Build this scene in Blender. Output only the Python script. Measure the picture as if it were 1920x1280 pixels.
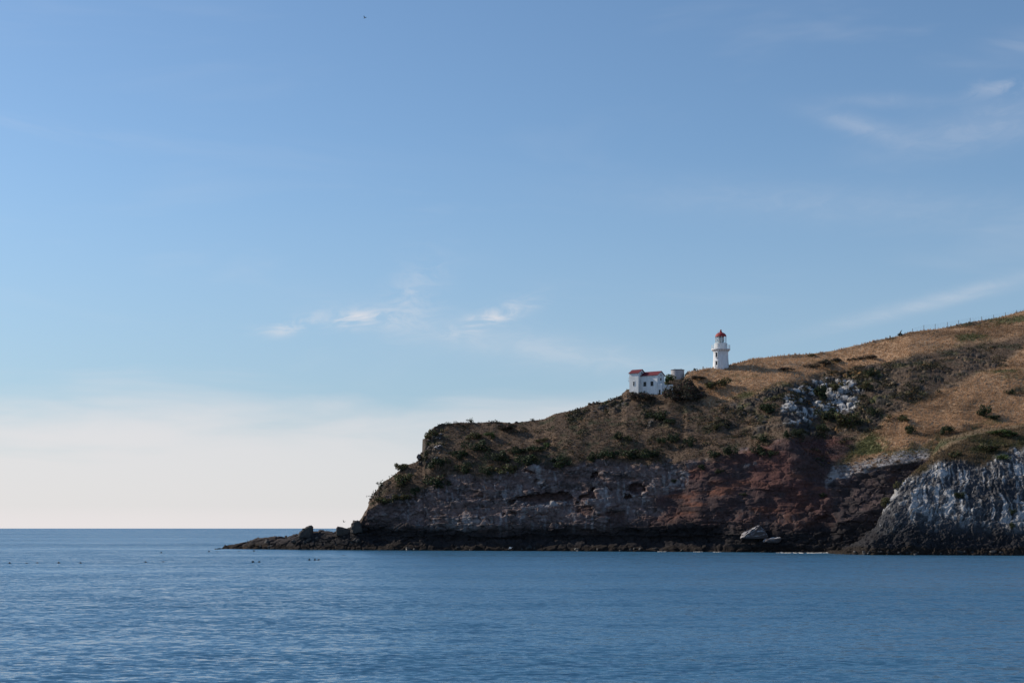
import bpy, bmesh, math, random
import numpy as np
from mathutils import Vector

for o in list(bpy.data.objects): bpy.data.objects.remove(o)
S = bpy.context.scene
COL = S.collection
R = math.radians

# ------------------------------------------------------------------ camera
F = 2800.0      # focal length measured on the 1920 px wide photograph
H = 6.9         # eye height above the water, metres
HOR = 990.0     # horizon row on the photograph
cam_d = bpy.data.cameras.new('camera'); cam = bpy.data.objects.new('camera', cam_d); COL.objects.link(cam)
cam.location = (0, 0, H); cam.rotation_euler = (R(90), 0, 0)
cam_d.sensor_width = 36.0; cam_d.lens = 36.0 * F / 1920.0
cam_d.shift_y = (HOR - 640.0) / 1920.0
cam_d.clip_start = 0.5; cam_d.clip_end = 250000
S.camera = cam
S.render.resolution_x = 1024; S.render.resolution_y = 682

# ------------------------------------------------------------------ light
SUN_AZ = R(-66.0)    # from +Y towards +X : left and behind the headland
SUN_EL = R(31.0)
sund = bpy.data.lights.new('sun', 'SUN'); sund.energy = 4.2; sund.angle = R(0.53); sund.color = (1.0, 0.90, 0.76)
sun = bpy.data.objects.new('sun', sund); COL.objects.link(sun)
to_sun = Vector((math.sin(SUN_AZ) * math.cos(SUN_EL), math.cos(SUN_AZ) * math.cos(SUN_EL), math.sin(SUN_EL)))
sun.rotation_euler = (-to_sun).to_track_quat('-Z', 'Y').to_euler(); sun.location = (-100, 300, 300)
S.view_settings.view_transform = 'Standard'; S.view_settings.look = 'None'
S.cycles.max_bounces = 5; S.cycles.diffuse_bounces = 2; S.cycles.glossy_bounces = 3; S.cycles.transmission_bounces = 2; S.cycles.transparent_max_bounces = 8
S.view_settings.exposure = 0.0; S.view_settings.gamma = 1.0; S.view_settings.use_curve_mapping = False

# ------------------------------------------------------------------ sky
W = bpy.data.worlds.new('World'); S.world = W; W.use_nodes = True
wt = W.node_tree; wn = wt.nodes; wl = wt.links
for n in list(wn): wn.remove(n)
def M(op, a, b=None, c=None, clamp=False):
    n = wn.new('ShaderNodeMath'); n.operation = op; n.use_clamp = clamp
    for i, v in enumerate((a, b, c)):
        if v is None: continue
        if isinstance(v, (int, float)): n.inputs[i].default_value = v
        else: wl.new(v, n.inputs[i])
    return n.outputs[0]
def XYZ(x, y, z):
    n = wn.new('ShaderNodeCombineXYZ')
    for i, v in enumerate((x, y, z)):
        if isinstance(v, (int, float)): n.inputs[i].default_value = v
        else: wl.new(v, n.inputs[i])
    return n.outputs[0]
def NOISE(vec, scale, detail=4, rough=0.55, dist=0.0):
    n = wn.new('ShaderNodeTexNoise'); wl.new(vec, n.inputs['Vector'])
    n.inputs['Scale'].default_value = scale; n.inputs['Detail'].default_value = detail
    n.inputs['Roughness'].default_value = rough; n.inputs['Distortion'].default_value = dist
    return n.outputs['Fac']
def SMOOTH(v, a, b):
    n = wn.new('ShaderNodeMapRange'); n.interpolation_type = 'SMOOTHSTEP'
    wl.new(v, n.inputs[0]); n.inputs[1].default_value = a; n.inputs[2].default_value = b
    return n.outputs[0]
def MIX(f, a, b):
    n = wn.new('ShaderNodeMix'); n.data_type = 'RGBA'
    wl.new(f, n.inputs[0])
    for i, v in ((6, a), (7, b)):
        if isinstance(v, tuple): n.inputs[i].default_value = (*v, 1)
        else: wl.new(v, n.inputs[i])
    return n.outputs[2]
SKY = 0.12
sky = wn.new('ShaderNodeTexSky'); sky.sky_type = 'NISHITA'; sky.sun_disc = False
sky.sun_elevation = SUN_EL; sky.sun_rotation = SUN_AZ; sky.altitude = 0
sky.air_density = 1.0; sky.dust_density = 0.4; sky.ozone_density = 2.0
tc = wn.new('ShaderNodeTexCoord'); sep = wn.new('ShaderNodeSeparateXYZ'); wl.new(tc.outputs['Generated'], sep.inputs[0])
dx, dy, dz = sep.outputs
az = M('ARCTAN2', dx, dy); el = M('ARCSINE', dz)
def ang(px, py):
    a = math.atan((px - 960) / F); return a, math.atan((HOR - py) / F * math.cos(a))
fil = NOISE(XYZ(M('MULTIPLY', M('ADD', az, M('MULTIPLY', el, 1.1)), 34.0), M('MULTIPLY', M('SUBTRACT', el, M('MULTIPLY', az, 0.18)), 95.0), 4.0), 1.0, 5, 0.6, 0.9)   # cirrus fibres
fil = SMOOTH(fil, 0.36, 0.70)
soft = SMOOTH(NOISE(XYZ(M('MULTIPLY', az, 9.0), M('MULTIPLY', M('ADD', el, M('MULTIPLY', az, 0.12)), 60.0), 7.0), 1.0, 3, 0.55, 0.5), 0.30, 0.72)
flat = M('MULTIPLY_ADD', fil, 0.35, 0.4)
cloud = None
def wisp(px, py, tilt, length, width, strength, fibre, bend=0.0):
    """a soft streak of cirrus: place and size follow from the angles seen in the photograph"""
    global cloud
    a0, e0 = ang(px, py); c, s = math.cos(R(tilt)), math.sin(R(tilt))
    da = M('SUBTRACT', az, a0); de = M('SUBTRACT', el, e0)
    u = M('MULTIPLY', M('ADD', M('MULTIPLY', da, c), M('MULTIPLY', de, s)), F / length)
    v = M('MULTIPLY', M('SUBTRACT', M('MULTIPLY', de, c), M('MULTIPLY', da, s)), F / width)
    if bend: v = M('SUBTRACT', v, M('MULTIPLY', M('MULTIPLY', u, u), bend))
    g = M('EXPONENT', M('MULTIPLY', M('ADD', M('MULTIPLY', u, u), M('MULTIPLY', v, v)), -1.0))
    f = M('MULTIPLY', M('MULTIPLY', g, (flat if fibre == 2 else fil) if fibre else soft), strength)
    cloud = f if cloud is None else M('ADD', cloud, f)
for w_ in [(545,613,18,48,12,.75,1,.5),(672,598,4,62,15,.85,1),(930,592,20,72,16,.8,1),(775,556,58,70,42,.30,1),(900,632,-11,260,34,.26,2),(1130,668,-8,230,24,.22,2),
           (1610,236,-18,90,16,.26,2),(1660,190,-4,90,12,.16,2),(1860,235,8,170,38,.24,2),(1760,563,12,210,13,.42,2),(1560,385,-5,420,36,.14,2),(1905,155,6,70,14,.30,1),(1910,90,4,90,24,.2,0),
           (1460,511,0,30,8,.25,0),(180,250,-3,420,22,.10,0),(330,768,-4,80,10,.40,0),(190,775,-6,60,8,.30,0)]: wisp(*w_)
# thin veil everywhere, so that the sky goes on outside the frame
veil = NOISE(XYZ(M('MULTIPLY', az, 3.0), M('MULTIPLY', el, 14.0), 0.0), 1.3, 4, 0.6, 0.6)
cloud = M('ADD', cloud, M('MULTIPLY', SMOOTH(veil, 0.52, 0.85), 0.14))
cloud = M('MINIMUM', cloud, 0.9)
# low bank of pale stratus along the horizon
bn = NOISE(XYZ(M('MULTIPLY', az, 6.0), M('MULTIPLY', el, 34.0), 3.0), 1.0, 4, 0.5, 0.4)
elb = M('ADD', el, M('MULTIPLY', M('SUBTRACT', bn, 0.5), 0.085))
bank = M('MULTIPLY', SMOOTH(elb, 0.100, 0.045), 0.74)
bank2 = M('MULTIPLY', SMOOTH(el, 0.055, 0.0), 0.9)
bank = M('MULTIPLY', M('MAXIMUM', bank, bank2), M('MULTIPLY_ADD', SMOOTH(az, 0.25, -0.30), 0.30, 0.72))   # haze glows towards the sun
tint = wn.new('ShaderNodeVectorMath'); tint.operation = 'MULTIPLY'; wl.new(sky.outputs[0], tint.inputs[0]); tint.inputs[1].default_value = (0.785, 0.908, 1.0)
c0 = MIX(M('MULTIPLY', SMOOTH(el, 0.26, 0.05), 0.5), tint.outputs[0], (2.8, 3.75, 4.95))   # thin haze low over the sea
c1 = MIX(cloud, c0, (6.2, 6.2, 6.5))
c2 = MIX(bank, c1, (6.9, 6.5, 6.5))
bg = wn.new('ShaderNodeBackground'); bg.inputs['Strength'].default_value = SKY
wl.new(c2, bg.inputs['Color'])
wo = wn.new('ShaderNodeOutputWorld'); wl.new(bg.outputs[0], wo.inputs[0])

# ------------------------------------------------------------------ helpers
rng = np.random.default_rng(7); random.seed(7)
def P(px, py, Y): return Vector(((px - 960.0) / F * Y, Y, H + (HOR - py) / F * Y))
def link(o, parent=None):
    COL.objects.link(o)
    if parent is not None: o.parent = parent
    return o
def tag(o, label=None, cat=None, group=None, kind=None):
    if label: o['label'] = label
    if cat: o['category'] = cat
    if group: o['group'] = group
    if kind: o['kind'] = kind
    return o
def empty(name, loc, rz=0.0):
    o = bpy.data.objects.new(name, None); o.location = loc; o.rotation_euler = (0, 0, rz); o.empty_display_size = 0.5
    return link(o)
def np_mesh(name, verts, quads=None, tris=None, colors=None, smooth=True, attr='albedo'):
    me = bpy.data.meshes.new(name)
    verts = np.asarray(verts, np.float32).reshape(-1, 3)
    idx = []; starts = []; tot = 0
    if quads is not None and len(quads):
        q = np.asarray(quads, np.int32).reshape(-1, 4); idx.append(q.ravel()); starts.append(np.arange(len(q)) * 4); tot = len(q) * 4
    if tris is not None and len(tris):
        t = np.asarray(tris, np.int32).reshape(-1, 3); idx.append(t.ravel()); starts.append(tot + np.arange(len(t)) * 3)
    idx = np.concatenate(idx); starts = np.concatenate(starts)
    me.vertices.add(len(verts)); me.vertices.foreach_set('co', verts.ravel())
    me.loops.add(len(idx)); me.loops.foreach_set('vertex_index', idx.astype(np.int32))
    me.polygons.add(len(starts)); me.polygons.foreach_set('loop_start', starts.astype(np.int32))
    me.update(calc_edges=True)
    me.polygons.foreach_set('use_smooth', np.full(len(starts), smooth, bool))
    if colors is not None:
        a = me.color_attributes.new(attr, 'FLOAT_COLOR', 'POINT')
        c = np.ones((len(verts), 4), np.float32); c[:, :3] = colors; a.data.foreach_set('color', c.ravel())
    me.validate()
    return me
class MB:
    """collects shapes, builds ONE mesh object"""
    def __init__(s): s.bm = bmesh.new()
    def box(s, x0, x1, y0, y1, z0, z1):
        v = [s.bm.verts.new(c) for c in ((x0,y0,z0),(x1,y0,z0),(x1,y1,z0),(x0,y1,z0),(x0,y0,z1),(x1,y0,z1),(x1,y1,z1),(x0,y1,z1))]
        for f in ((3,2,1,0),(4,5,6,7),(0,1,5,4),(1,2,6,5),(2,3,7,6),(3,0,4,7)): s.bm.faces.new([v[i] for i in f])
        return s
    def poly(s, pts, faces):
        v = [s.bm.verts.new(p) for p in pts]
        for f in faces: s.bm.faces.new([v[i] for i in f])
        return s
    def tube(s, a, b, r, n=6, r2=None):
        a = Vector(a); b = Vector(b); d = (b - a).normalized(); r2 = r if r2 is None else r2
        u = d.orthogonal().normalized(); w = d.cross(u)
        A = [s.bm.verts.new(a + (u*math.cos(2*math.pi*i/n) + w*math.sin(2*math.pi*i/n))*r) for i in range(n)]
        B = [s.bm.verts.new(b + (u*math.cos(2*math.pi*i/n) + w*math.sin(2*math.pi*i/n))*r2) for i in range(n)]
        for i in range(n): s.bm.faces.new((A[i], A[(i+1)%n], B[(i+1)%n], B[i]))
        s.bm.faces.new(A[::-1]); s.bm.faces.new(B)
        return s
    def lathe(s, prof, n=32, c=(0, 0, 0), cap=True):
        rings = []
        for r, z in prof:
            rings.append([s.bm.verts.new((c[0]+r*math.cos(2*math.pi*i/n), c[1]+r*math.sin(2*math.pi*i/n), c[2]+z)) for i in range(n)])
        for a, b in zip(rings, rings[1:]):
            for i in range(n): s.bm.faces.new((a[i], a[(i+1)%n], b[(i+1)%n], b[i]))
        if cap: s.bm.faces.new(rings[0][::-1]); s.bm.faces.new(rings[-1])
        return s
    def ring(s, R0, r, z, n=32, m=6):
        rs = []
        for i in range(n):
            a = 2*math.pi*i/n
            rs.append([s.bm.verts.new(((R0+r*math.cos(2*math.pi*j/m))*math.cos(a), (R0+r*math.cos(2*math.pi*j/m))*math.sin(a), z+r*math.sin(2*math.pi*j/m))) for j in range(m)])
        for i in range(n):
            a, b = rs[i], rs[(i+1)%n]
            for j in range(m): s.bm.faces.new((a[j], b[j], b[(j+1)%m], a[(j+1)%m]))
        return s
    def build(s, name, mat, parent=None, smooth=False, loc=None):
        bmesh.ops.recalc_face_normals(s.bm, faces=s.bm.faces[:])
        me = bpy.data.meshes.new(name); s.bm.to_mesh(me); s.bm.free()
        if smooth:
            me.polygons.foreach_set('use_smooth', np.ones(len(me.polygons), bool))
            me.set_sharp_from_angle(angle=R(40))
        me.materials.append(mat)
        o = bpy.data.objects.new(name, me)
        if loc is not None: o.location = loc
        return link(o, parent)

# numpy noise ---------------------------------------------------------------
def _h(ix, iy, iz, seed):
    n = (ix.astype(np.uint32) * np.uint32(374761393) + iy.astype(np.uint32) * np.uint32(668265263)
         + iz.astype(np.uint32) * np.uint32(2147483647) + np.uint32(seed * 1013904223 & 0xffffffff))
    n = (n ^ (n >> np.uint32(13))) * np.uint32(1274126177); n = n ^ (n >> np.uint32(16))
    n = n * np.uint32(2246822519); n = n ^ (n >> np.uint32(15))
    return n.astype(np.float32) * np.float32(1.0 / 4294967295.0)
def vnoise(x, y, z, seed=0):
    xi = np.floor(x); yi = np.floor(y); zi = np.floor(z)
    fx = (x - xi).astype(np.float32); fy = (y - yi).astype(np.float32); fz = (z - zi).astype(np.float32)
    ix = xi.astype(np.int64); iy = yi.astype(np.int64); iz = zi.astype(np.int64)
    fx = fx*fx*fx*(fx*(fx*6-15)+10); fy = fy*fy*fy*(fy*(fy*6-15)+10); fz = fz*fz*fz*(fz*(fz*6-15)+10)
    def L(dy, dz): 
        a = _h(ix, iy+dy, iz+dz, seed); b = _h(ix+1, iy+dy, iz+dz, seed); return a + (b-a)*fx
    a = L(0, 0); b = L(1, 0); c = L(0, 1); d = L(1, 1)
    a = a + (b-a)*fy; c = c + (d-c)*fy
    return (a + (c-a)*fz) * 2 - 1
def fbm(x, y, z, oct=4, seed=0, gain=0.5, ridged=False):
    s = 0; a = 1.0; t = 0
    for o in range(oct):
        n = vnoise(x, y, z, seed + o * 17)
        if ridged: n = 1 - 2*np.abs(n)
        s = s + a * n; t += a; a *= gain
        x, y, z = 1.93*x + 0.37*y + 5.2, 1.97*y - 0.31*x + 0.25*z + 1.7, 2.03*z - 0.21*y + 9.1
    return s / t
def cells(x, y, z, seed=0):
    """voronoi: returns F1, F2-F1 and a random value of the cell"""
    xi = np.floor(x); yi = np.floor(y); zi = np.floor(z)
    f1 = np.full(x.shape, 9.0, np.float32); f2 = f1.copy(); idv = np.zeros(x.shape, np.float32)
    for i in (-1, 0, 1):
        for j in (-1, 0, 1):
            for k in (-1, 0, 1):
                a = (xi+i).astype(np.int64); b = (yi+j).astype(np.int64); c = (zi+k).astype(np.int64)
                r = _h(a, b, c, seed)
                d = (a + r - x)**2 + (b + _h(a, b, c, seed+1) - y)**2 + (c + _h(a, b, c, seed+2) - z)**2
                d = np.sqrt(d).astype(np.float32); m = d < f1
                f2 = np.where(m, f1, np.minimum(f2, d)); idv = np.where(m, r, idv); f1 = np.where(m, d, f1)
    return f1, f2 - f1, idv
def sstep(a, b, x):
    t = np.clip((x - a) / (b - a), 0, 1); return t*t*(3-2*t)
def poly_mask(px, py, pts, soft=6.0):
    """1 inside the outline, 0 outside, with a soft edge"""
    pts = np.asarray(pts, np.float32); out = np.zeros(px.shape, np.float32)
    bb = (px > pts[:,0].min()-soft) & (px < pts[:,0].max()+soft) & (py > pts[:,1].min()-soft) & (py < pts[:,1].max()+soft)
    x = px[bb]; y = py[bb]; ins = np.zeros(x.shape, bool); dm = np.full(x.shape, 1e9, np.float32)
    for (x0, y0), (x1, y1) in zip(pts, np.roll(pts, -1, 0)):
        ex, ey = x1-x0, y1-y0
        t = np.clip(((x-x0)*ex + (y-y0)*ey) / (ex*ex+ey*ey+1e-9), 0, 1)
        dm = np.minimum(dm, np.hypot(x-x0-t*ex, y-y0-t*ey))
        if y0 != y1: ins ^= ((y0 > y) != (y1 > y)) & (x < (x1-x0)*(y-y0)/(y1-y0) + x0)
    sd = np.where(ins, dm, -dm); out[bb] = sstep(-soft, soft, sd)
    return out

# ------------------------------------------------------------------ materials
def new_mat(name):
    m = bpy.data.materials.new(name); m.use_nodes = True
    return m, m.node_tree.nodes, m.node_tree.links, m.node_tree.nodes['Principled BSDF']
def plain(name, col, rough=0.7, var=0.15, scale=2.0, metal=0.0, bump=0.0, stain=None, coord='Object', runs=1.0):
    m, n, l, b = new_mat(name)
    t = n.new('ShaderNodeTexCoord'); z = n.new('ShaderNodeTexNoise'); mp = n.new('ShaderNodeMapping'); mp.inputs['Scale'].default_value = (1, 1, runs); l.new(t.outputs[coord], mp.inputs[0]); l.new(mp.outputs[0], z.inputs['Vector'])
    z.inputs['Scale'].default_value = scale; z.inputs['Detail'].default_value = 6; z.inputs['Roughness'].default_value = 0.65
    r = n.new('ShaderNodeValToRGB'); e = r.color_ramp.elements
    e[0].position = 0.3; e[1].position = 0.7
    d = stain if stain else tuple(c*(1-var) for c in col)
    e[0].color = (*d, 1); e[1].color = (*col, 1)
    l.new(z.outputs['Fac'], r.inputs[0]); l.new(r.outputs[0], b.inputs['Base Color'])
    b.inputs['Roughness'].default_value = rough; b.inputs['Metallic'].default_value = metal
    if bump:
        bp = n.new('ShaderNodeBump'); bp.inputs['Strength'].default_value = bump; bp.inputs['Distance'].default_value = 0.05
        l.new(z.outputs['Fac'], bp.inputs['Height']); l.new(bp.outputs[0], b.inputs['Normal'])
    return m
def albedo_mat(name, lo=0.65, hi=1.35, scale=1.2, bump=0.25, dist=0.15, rough=0.95, transl=0.0):
    m, n, l, b = new_mat(name)
    at = n.new('ShaderNodeAttribute'); at.attribute_name = 'albedo'
    t = n.new('ShaderNodeTexCoord'); z = n.new('ShaderNodeTexNoise'); l.new(t.outputs['Object'], z.inputs['Vector'])
    z.inputs['Scale'].default_value = scale; z.inputs['Detail'].default_value = 7; z.inputs['Roughness'].default_value = 0.7
    mr = n.new('ShaderNodeMapRange'); l.new(z.outputs['Fac'], mr.inputs[0])
    mr.inputs[1].default_value = 0.3; mr.inputs[2].default_value = 0.7; mr.inputs[3].default_value = lo; mr.inputs[4].default_value = hi
    vm = n.new('ShaderNodeVectorMath'); vm.operation = 'SCALE'; l.new(at.outputs['Color'], vm.inputs[0]); l.new(mr.outputs[0], vm.inputs['Scale'])
    l.new(vm.outputs[0], b.inputs['Base Color']); b.inputs['Roughness'].default_value = rough; b.inputs['Specular IOR Level'].default_value = 0.2
    if bump:
        bp = n.new('ShaderNodeBump'); bp.inputs['Strength'].default_value = bump; bp.inputs['Distance'].default_value = dist
        l.new(z.outputs['Fac'], bp.inputs['Height']); l.new(bp.outputs[0], b.inputs['Normal'])
    if transl:
        tr = n.new('ShaderNodeBsdfTranslucent'); l.new(vm.outputs[0], tr.inputs['Color'])
        mx = n.new('ShaderNodeMixShader'); mx.inputs[0].default_value = transl
        l.new(b.outputs[0], mx.inputs[1]); l.new(tr.outputs[0], mx.inputs[2]); l.new(mx.outputs[0], n['Material Output'].inputs[0])
    return m
MAT_LAND = albedo_mat('rock and turf', 0.6, 1.4, 0.9, 0.6, 0.35)
MAT_GRASS = albedo_mat('dry grass', 0.8, 1.2, 0.3, 0, transl=0.35)
MAT_LEAF = albedo_mat('shrub leaves', 0.75, 1.25, 1.5, 0, rough=0.7, transl=0.2)
MAT_WHITE = plain('weathered white paint', (0.85, 0.85, 0.84), 0.75, scale=1.3, stain=(0.62, 0.61, 0.59), runs=0.25)
MAT_TOWER = plain('limewashed stone', (0.84, 0.84, 0.84), 0.8, scale=1.6, stain=(0.58, 0.58, 0.59), bump=0.6, runs=0.3)
MAT_TRIM = plain('white trim', (0.78, 0.78, 0.77), 0.6, scale=3)
MAT_ROOF = plain('red painted iron', (0.155, 0.012, 0.022), 0.9, 0.25, 1.5)
MAT_DOME = plain('red dome paint', (0.33, 0.030, 0.028), 0.7, 0.2, 1.5)
MAT_RUST = plain('rust stained paint', (0.62, 0.60, 0.58), 0.85, scale=2.5, stain=(0.30, 0.22, 0.18))
MAT_CONC = plain('grey concrete', (0.50, 0.48, 0.48), 0.9, scale=1.2, stain=(0.34, 0.32, 0.33))
MAT_DARKMETAL = plain('dark metal', (0.045, 0.045, 0.05), 0.6)
MAT_GREYMETAL = plain('galvanised metal', (0.35, 0.36, 0.38), 0.5)
MAT_WOOD = plain('weathered post wood', (0.16, 0.14, 0.12), 0.9)
MAT_PANE = plain('dark window glass', (0.02, 0.025, 0.03), 0.12)
MAT_PANE.node_tree.nodes['Principled BSDF'].inputs['Specular IOR Level'].default_value = 0.15
MAT_STEM = plain('bark', (0.07, 0.055, 0.04), 0.95)
MAT_BIRD = plain('dark plumage', (0.02, 0.02, 0.022), 0.7)
MAT_GULL = plain('white plumage', (0.75, 0.75, 0.74), 0.7)
MAT_ROCK = plain('dark basalt', (0.095, 0.080, 0.068), 0.95, scale=0.8, stain=(0.038, 0.034, 0.032), bump=1.0)
MAT_LICHEN = plain('lichen covered rock', (0.20, 0.135, 0.07), 0.95, scale=0.8, stain=(0.07, 0.06, 0.05), bump=1.0)
MAT_GUANO = plain('guano whitened rock', (0.52, 0.52, 0.53), 0.95, scale=0.55, stain=(0.13, 0.125, 0.13), bump=1.0)
m, n, l, b = new_mat('guano topped rock'); MAT_GUANO = m
ge = n.new('ShaderNodeNewGeometry'); sp = n.new('ShaderNodeSeparateXYZ'); l.new(ge.outputs['Normal'], sp.inputs[0])
z = n.new('ShaderNodeTexNoise'); tcg = n.new('ShaderNodeTexCoord'); l.new(tcg.outputs['Object'], z.inputs['Vector']); z.inputs['Scale'].default_value = 1.7; z.inputs['Detail'].default_value = 6
ma = n.new('ShaderNodeMath'); ma.operation = 'MULTIPLY_ADD'; l.new(z.outputs['Fac'], ma.inputs[0]); ma.inputs[1].default_value = 1.6; l.new(sp.outputs['Z'], ma.inputs[2])
mr = n.new('ShaderNodeMapRange'); l.new(ma.outputs[0], mr.inputs[0]); mr.inputs[1].default_value = 1.0; mr.inputs[2].default_value = 1.6
cm = n.new('ShaderNodeMix'); cm.data_type = 'RGBA'; l.new(mr.outputs[0], cm.inputs[0]); cm.inputs[6].default_value = (0.085, 0.065, 0.062, 1); cm.inputs[7].default_value = (0.36, 0.34, 0.335, 1)
l.new(cm.outputs[2], b.inputs['Base Color']); b.inputs['Roughness'].default_value = 0.95
bp = n.new('ShaderNodeBump'); bp.inputs['Strength'].default_value = 0.8; bp.inputs['Distance'].default_value = 0.1; l.new(z.outputs['Fac'], bp.inputs['Height']); l.new(bp.outputs[0], b.inputs['Normal'])
MAT_FOAM = plain('foam', (0.62, 0.61, 0.58), 0.9, scale=1.0)
m, n, l, b = new_mat('lantern glass')
g = n.new('ShaderNodeBsdfGlossy'); g.inputs['Roughness'].default_value = 0.02; tr = n.new('ShaderNodeBsdfTransparent'); tr.inputs[0].default_value = (0.9, 0.93, 0.93, 1)
fr = n.new('ShaderNodeFresnel'); fr.inputs[0].default_value = 1.5; mx = n.new('ShaderNodeMixShader')
l.new(fr.outputs[0], mx.inputs[0]); l.new(tr.outputs[0], mx.inputs[1]); l.new(g.outputs[0], mx.inputs[2]); l.new(mx.outputs[0], n['Material Output'].inputs[0])
MAT_GLASS = m

# water : slope field from noise, independent of distance
m, n, l, b = new_mat('sea water'); MAT_SEA = m
t = n.new('ShaderNodeTexCoord')
def wnoise(sx, sy, scale, detail, rough=0.6, off=(0, 0, 0)):
    mp = n.new('ShaderNodeMapping'); mp.inputs['Scale'].default_value = (sx, sy, 1); mp.inputs['Location'].default_value = off
    l.new(t.outputs['Object'], mp.inputs[0]); z = n.new('ShaderNodeTexNoise'); l.new(mp.outputs[0], z.inputs['Vector'])
    z.inputs['Scale'].default_value = scale; z.inputs['Detail'].default_value = detail; z.inputs['Roughness'].default_value = rough
    return z
def vmath(op, a, b_=None, sc=None):
    v = n.new('ShaderNodeVectorMath'); v.operation = op; l.new(a, v.inputs[0])
    if b_ is not None:
        if isinstance(b_, tuple): v.inputs[1].default_value = b_
        else: l.new(b_, v.inputs[1])
    if sc is not None:
        if isinstance(sc, (int, float)): v.inputs['Scale'].default_value = sc
        else: l.new(sc, v.inputs['Scale'])
    return v.outputs[0]
def wmr(v, a, b_, c, d):
    r = n.new('ShaderNodeMapRange'); l.new(v, r.inputs[0])
    for i, q in enumerate((a, b_, c, d)): r.inputs[i+1].default_value = q
    return r.outputs[0]
rip = vmath('SUBTRACT', wnoise(0.65, 1.0, 2.0, 4, 0.72).outputs['Color'], (0.5, 0.5, 0.5))
chop = vmath('SUBTRACT', wnoise(0.55, 1.0, 0.38, 3, 0.6, (31, 7, 0)).outputs['Color'], (0.5, 0.5, 0.5))
swl = vmath('SUBTRACT', wnoise(0.3, 1.0, 0.07, 2, 0.5, (5, 77, 0)).outputs['Color'], (0.5, 0.5, 0.5))
gust = wmr(wnoise(0.25, 1.0, 0.035, 4, 0.6, (9, 3, 0)).outputs['Fac'], 0.35, 0.65, 0.72, 1.25)      # cat's paws
lane = wmr(wnoise(0.22, 1.0, 0.011, 4, 0.62, (2, 8, 0)).outputs['Fac'], 0.36, 0.64, 0.60, 1.40)      # wind lanes, tens of metres
faces = vmath('ADD', vmath('ADD', vmath('SCALE', rip, sc=1.6), vmath('SCALE', chop, sc=0.5)), (0, -0.145, 0))   # constant tilt added to the normals so the water mirrors higher, bluer sky
slope = vmath('ADD', vmath('SCALE', vmath('SCALE', faces, sc=gust), sc=lane), vmath('SCALE', swl, sc=0.16))
slope = vmath('MULTIPLY', slope, (0.8, 1.0, 0.0))
nrm = vmath('NORMALIZE', vmath('ADD', slope, (0, 0, 1)))
l.new(nrm, b.inputs['Normal'])
b.inputs['Base Color'].default_value = (0.050, 0.148, 0.248, 1); b.inputs['Roughness'].default_value = 0.2; b.inputs['IOR'].default_value = 1.333

# ------------------------------------------------------------------ sea
ys = np.array([-300, 0, 60, 200, 500, 1500, 5000, 20000, 120000], float)
xs = np.array([-90000, -20000, -3000, -600, 0, 600, 3000, 20000, 90000], float)
gx, gy = np.meshgrid(xs, ys); vv = np.stack([gx, gy, gx*0], -1).reshape(-1, 3)
q = [(r*9+c, r*9+c+1, (r+1)*9+c+1, (r+1)*9+c) for r in range(8) for c in range(8)]
me = np_mesh('sea', vv, q); me.materials.append(MAT_SEA)
sea = link(bpy.data.objects.new('sea', me)); sea['kind'] = 'structure'

# ------------------------------------------------------------------ headland
def ip(x, tab): 
    t = np.asarray(tab, float); return np.interp(x, t[:,0], t[:,1])
SHORE = [(405,1029.5),(420,1028.5),(560,1030),(700,1031),(900,1032),(1200,1033.5),(1560,1036),(1700,1037),(2200,1038)]
CREST = [(405,1029),(420,1027.5),(432,1022),(450,1019),(468,1014),(483,1009),(500,1008),(520,1006),(538,1007),(552,1002),(563,1000),(568,996),(586,996),(590,997),(600,995),(628,998),(632,995),(655,991),(664,985),
         (676,973),(684,960),(690,950),(693,938),(700,930),(712,913),(735,893),(752,880),(762,872),(780,866),(792,858),(795.5,845),(796.5,823),(805,811),(815,801),(830,796),(860,792),(900,792),(925,790),(960,793),(1000,788),(1020,785),(1040,776),(1075,769),(1110,757),(1140,751),(1165,741),(1175,730),(1185,728),
         (1215,724),(1240,717),(1256,712),(1281,710),(1288,699),(1310,693),(1340,689),(1370,683),(1410,673),(1460,668),(1520,664),(1560,659),(1600,650),(1640,641),(1670,633),(1690,628),(1705,623),(1730,620.5),(1760,617),(1800,610),(1840,602),(1880,593),(1920,583),(1960,572),(2060,545),(2200,515)]
CDEP = [(405,3),(440,6),(560,10),(660,10),(700,13),(790,22),(800,25),(900,34),(1000,38),(1100,42),(1180,50),(1260,58),(1352,72),(1500,92),(1700,112),(1920,132),(2200,150)]
CLIFF = [(405,1027),(660,1000),(690,955),(720,940),(780,915),(860,893),(960,880),(1060,871),(1200,862),(1300,864),(1400,847),(1480,832),(1545,878),(1600,880),(1740,862),(1900,850),(2200,840)]
RUN = [(405,2),(660,5),(700,7),(800,11),(1000,13),(1200,14),(1400,16),(1550,14),(1750,16),(2200,18)]
NC, NR, NB = 1440, 330, 26
px1 = np.linspace(405, 2200, NC)
ysh = ip(px1, SHORE); yc = np.minimum(ip(px1, CREST), ysh - 0.8); Ysh = H*F/(ysh - HOR)
yct = np.clip(ip(px1, CLIFF), yc + 0.3*(ysh-yc)*0.2, ysh - 0.3)
dc = ip(px1, CDEP); run = np.minimum(ip(px1, RUN), dc*0.6)
tt = np.linspace(0, 1, NR)[None, :]
ystart = ysh + 6.0
PX = np.repeat(px1[:, None], NR, 1)
PY = ystart[:, None] + (yc - ystart)[:, None] * tt
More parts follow.
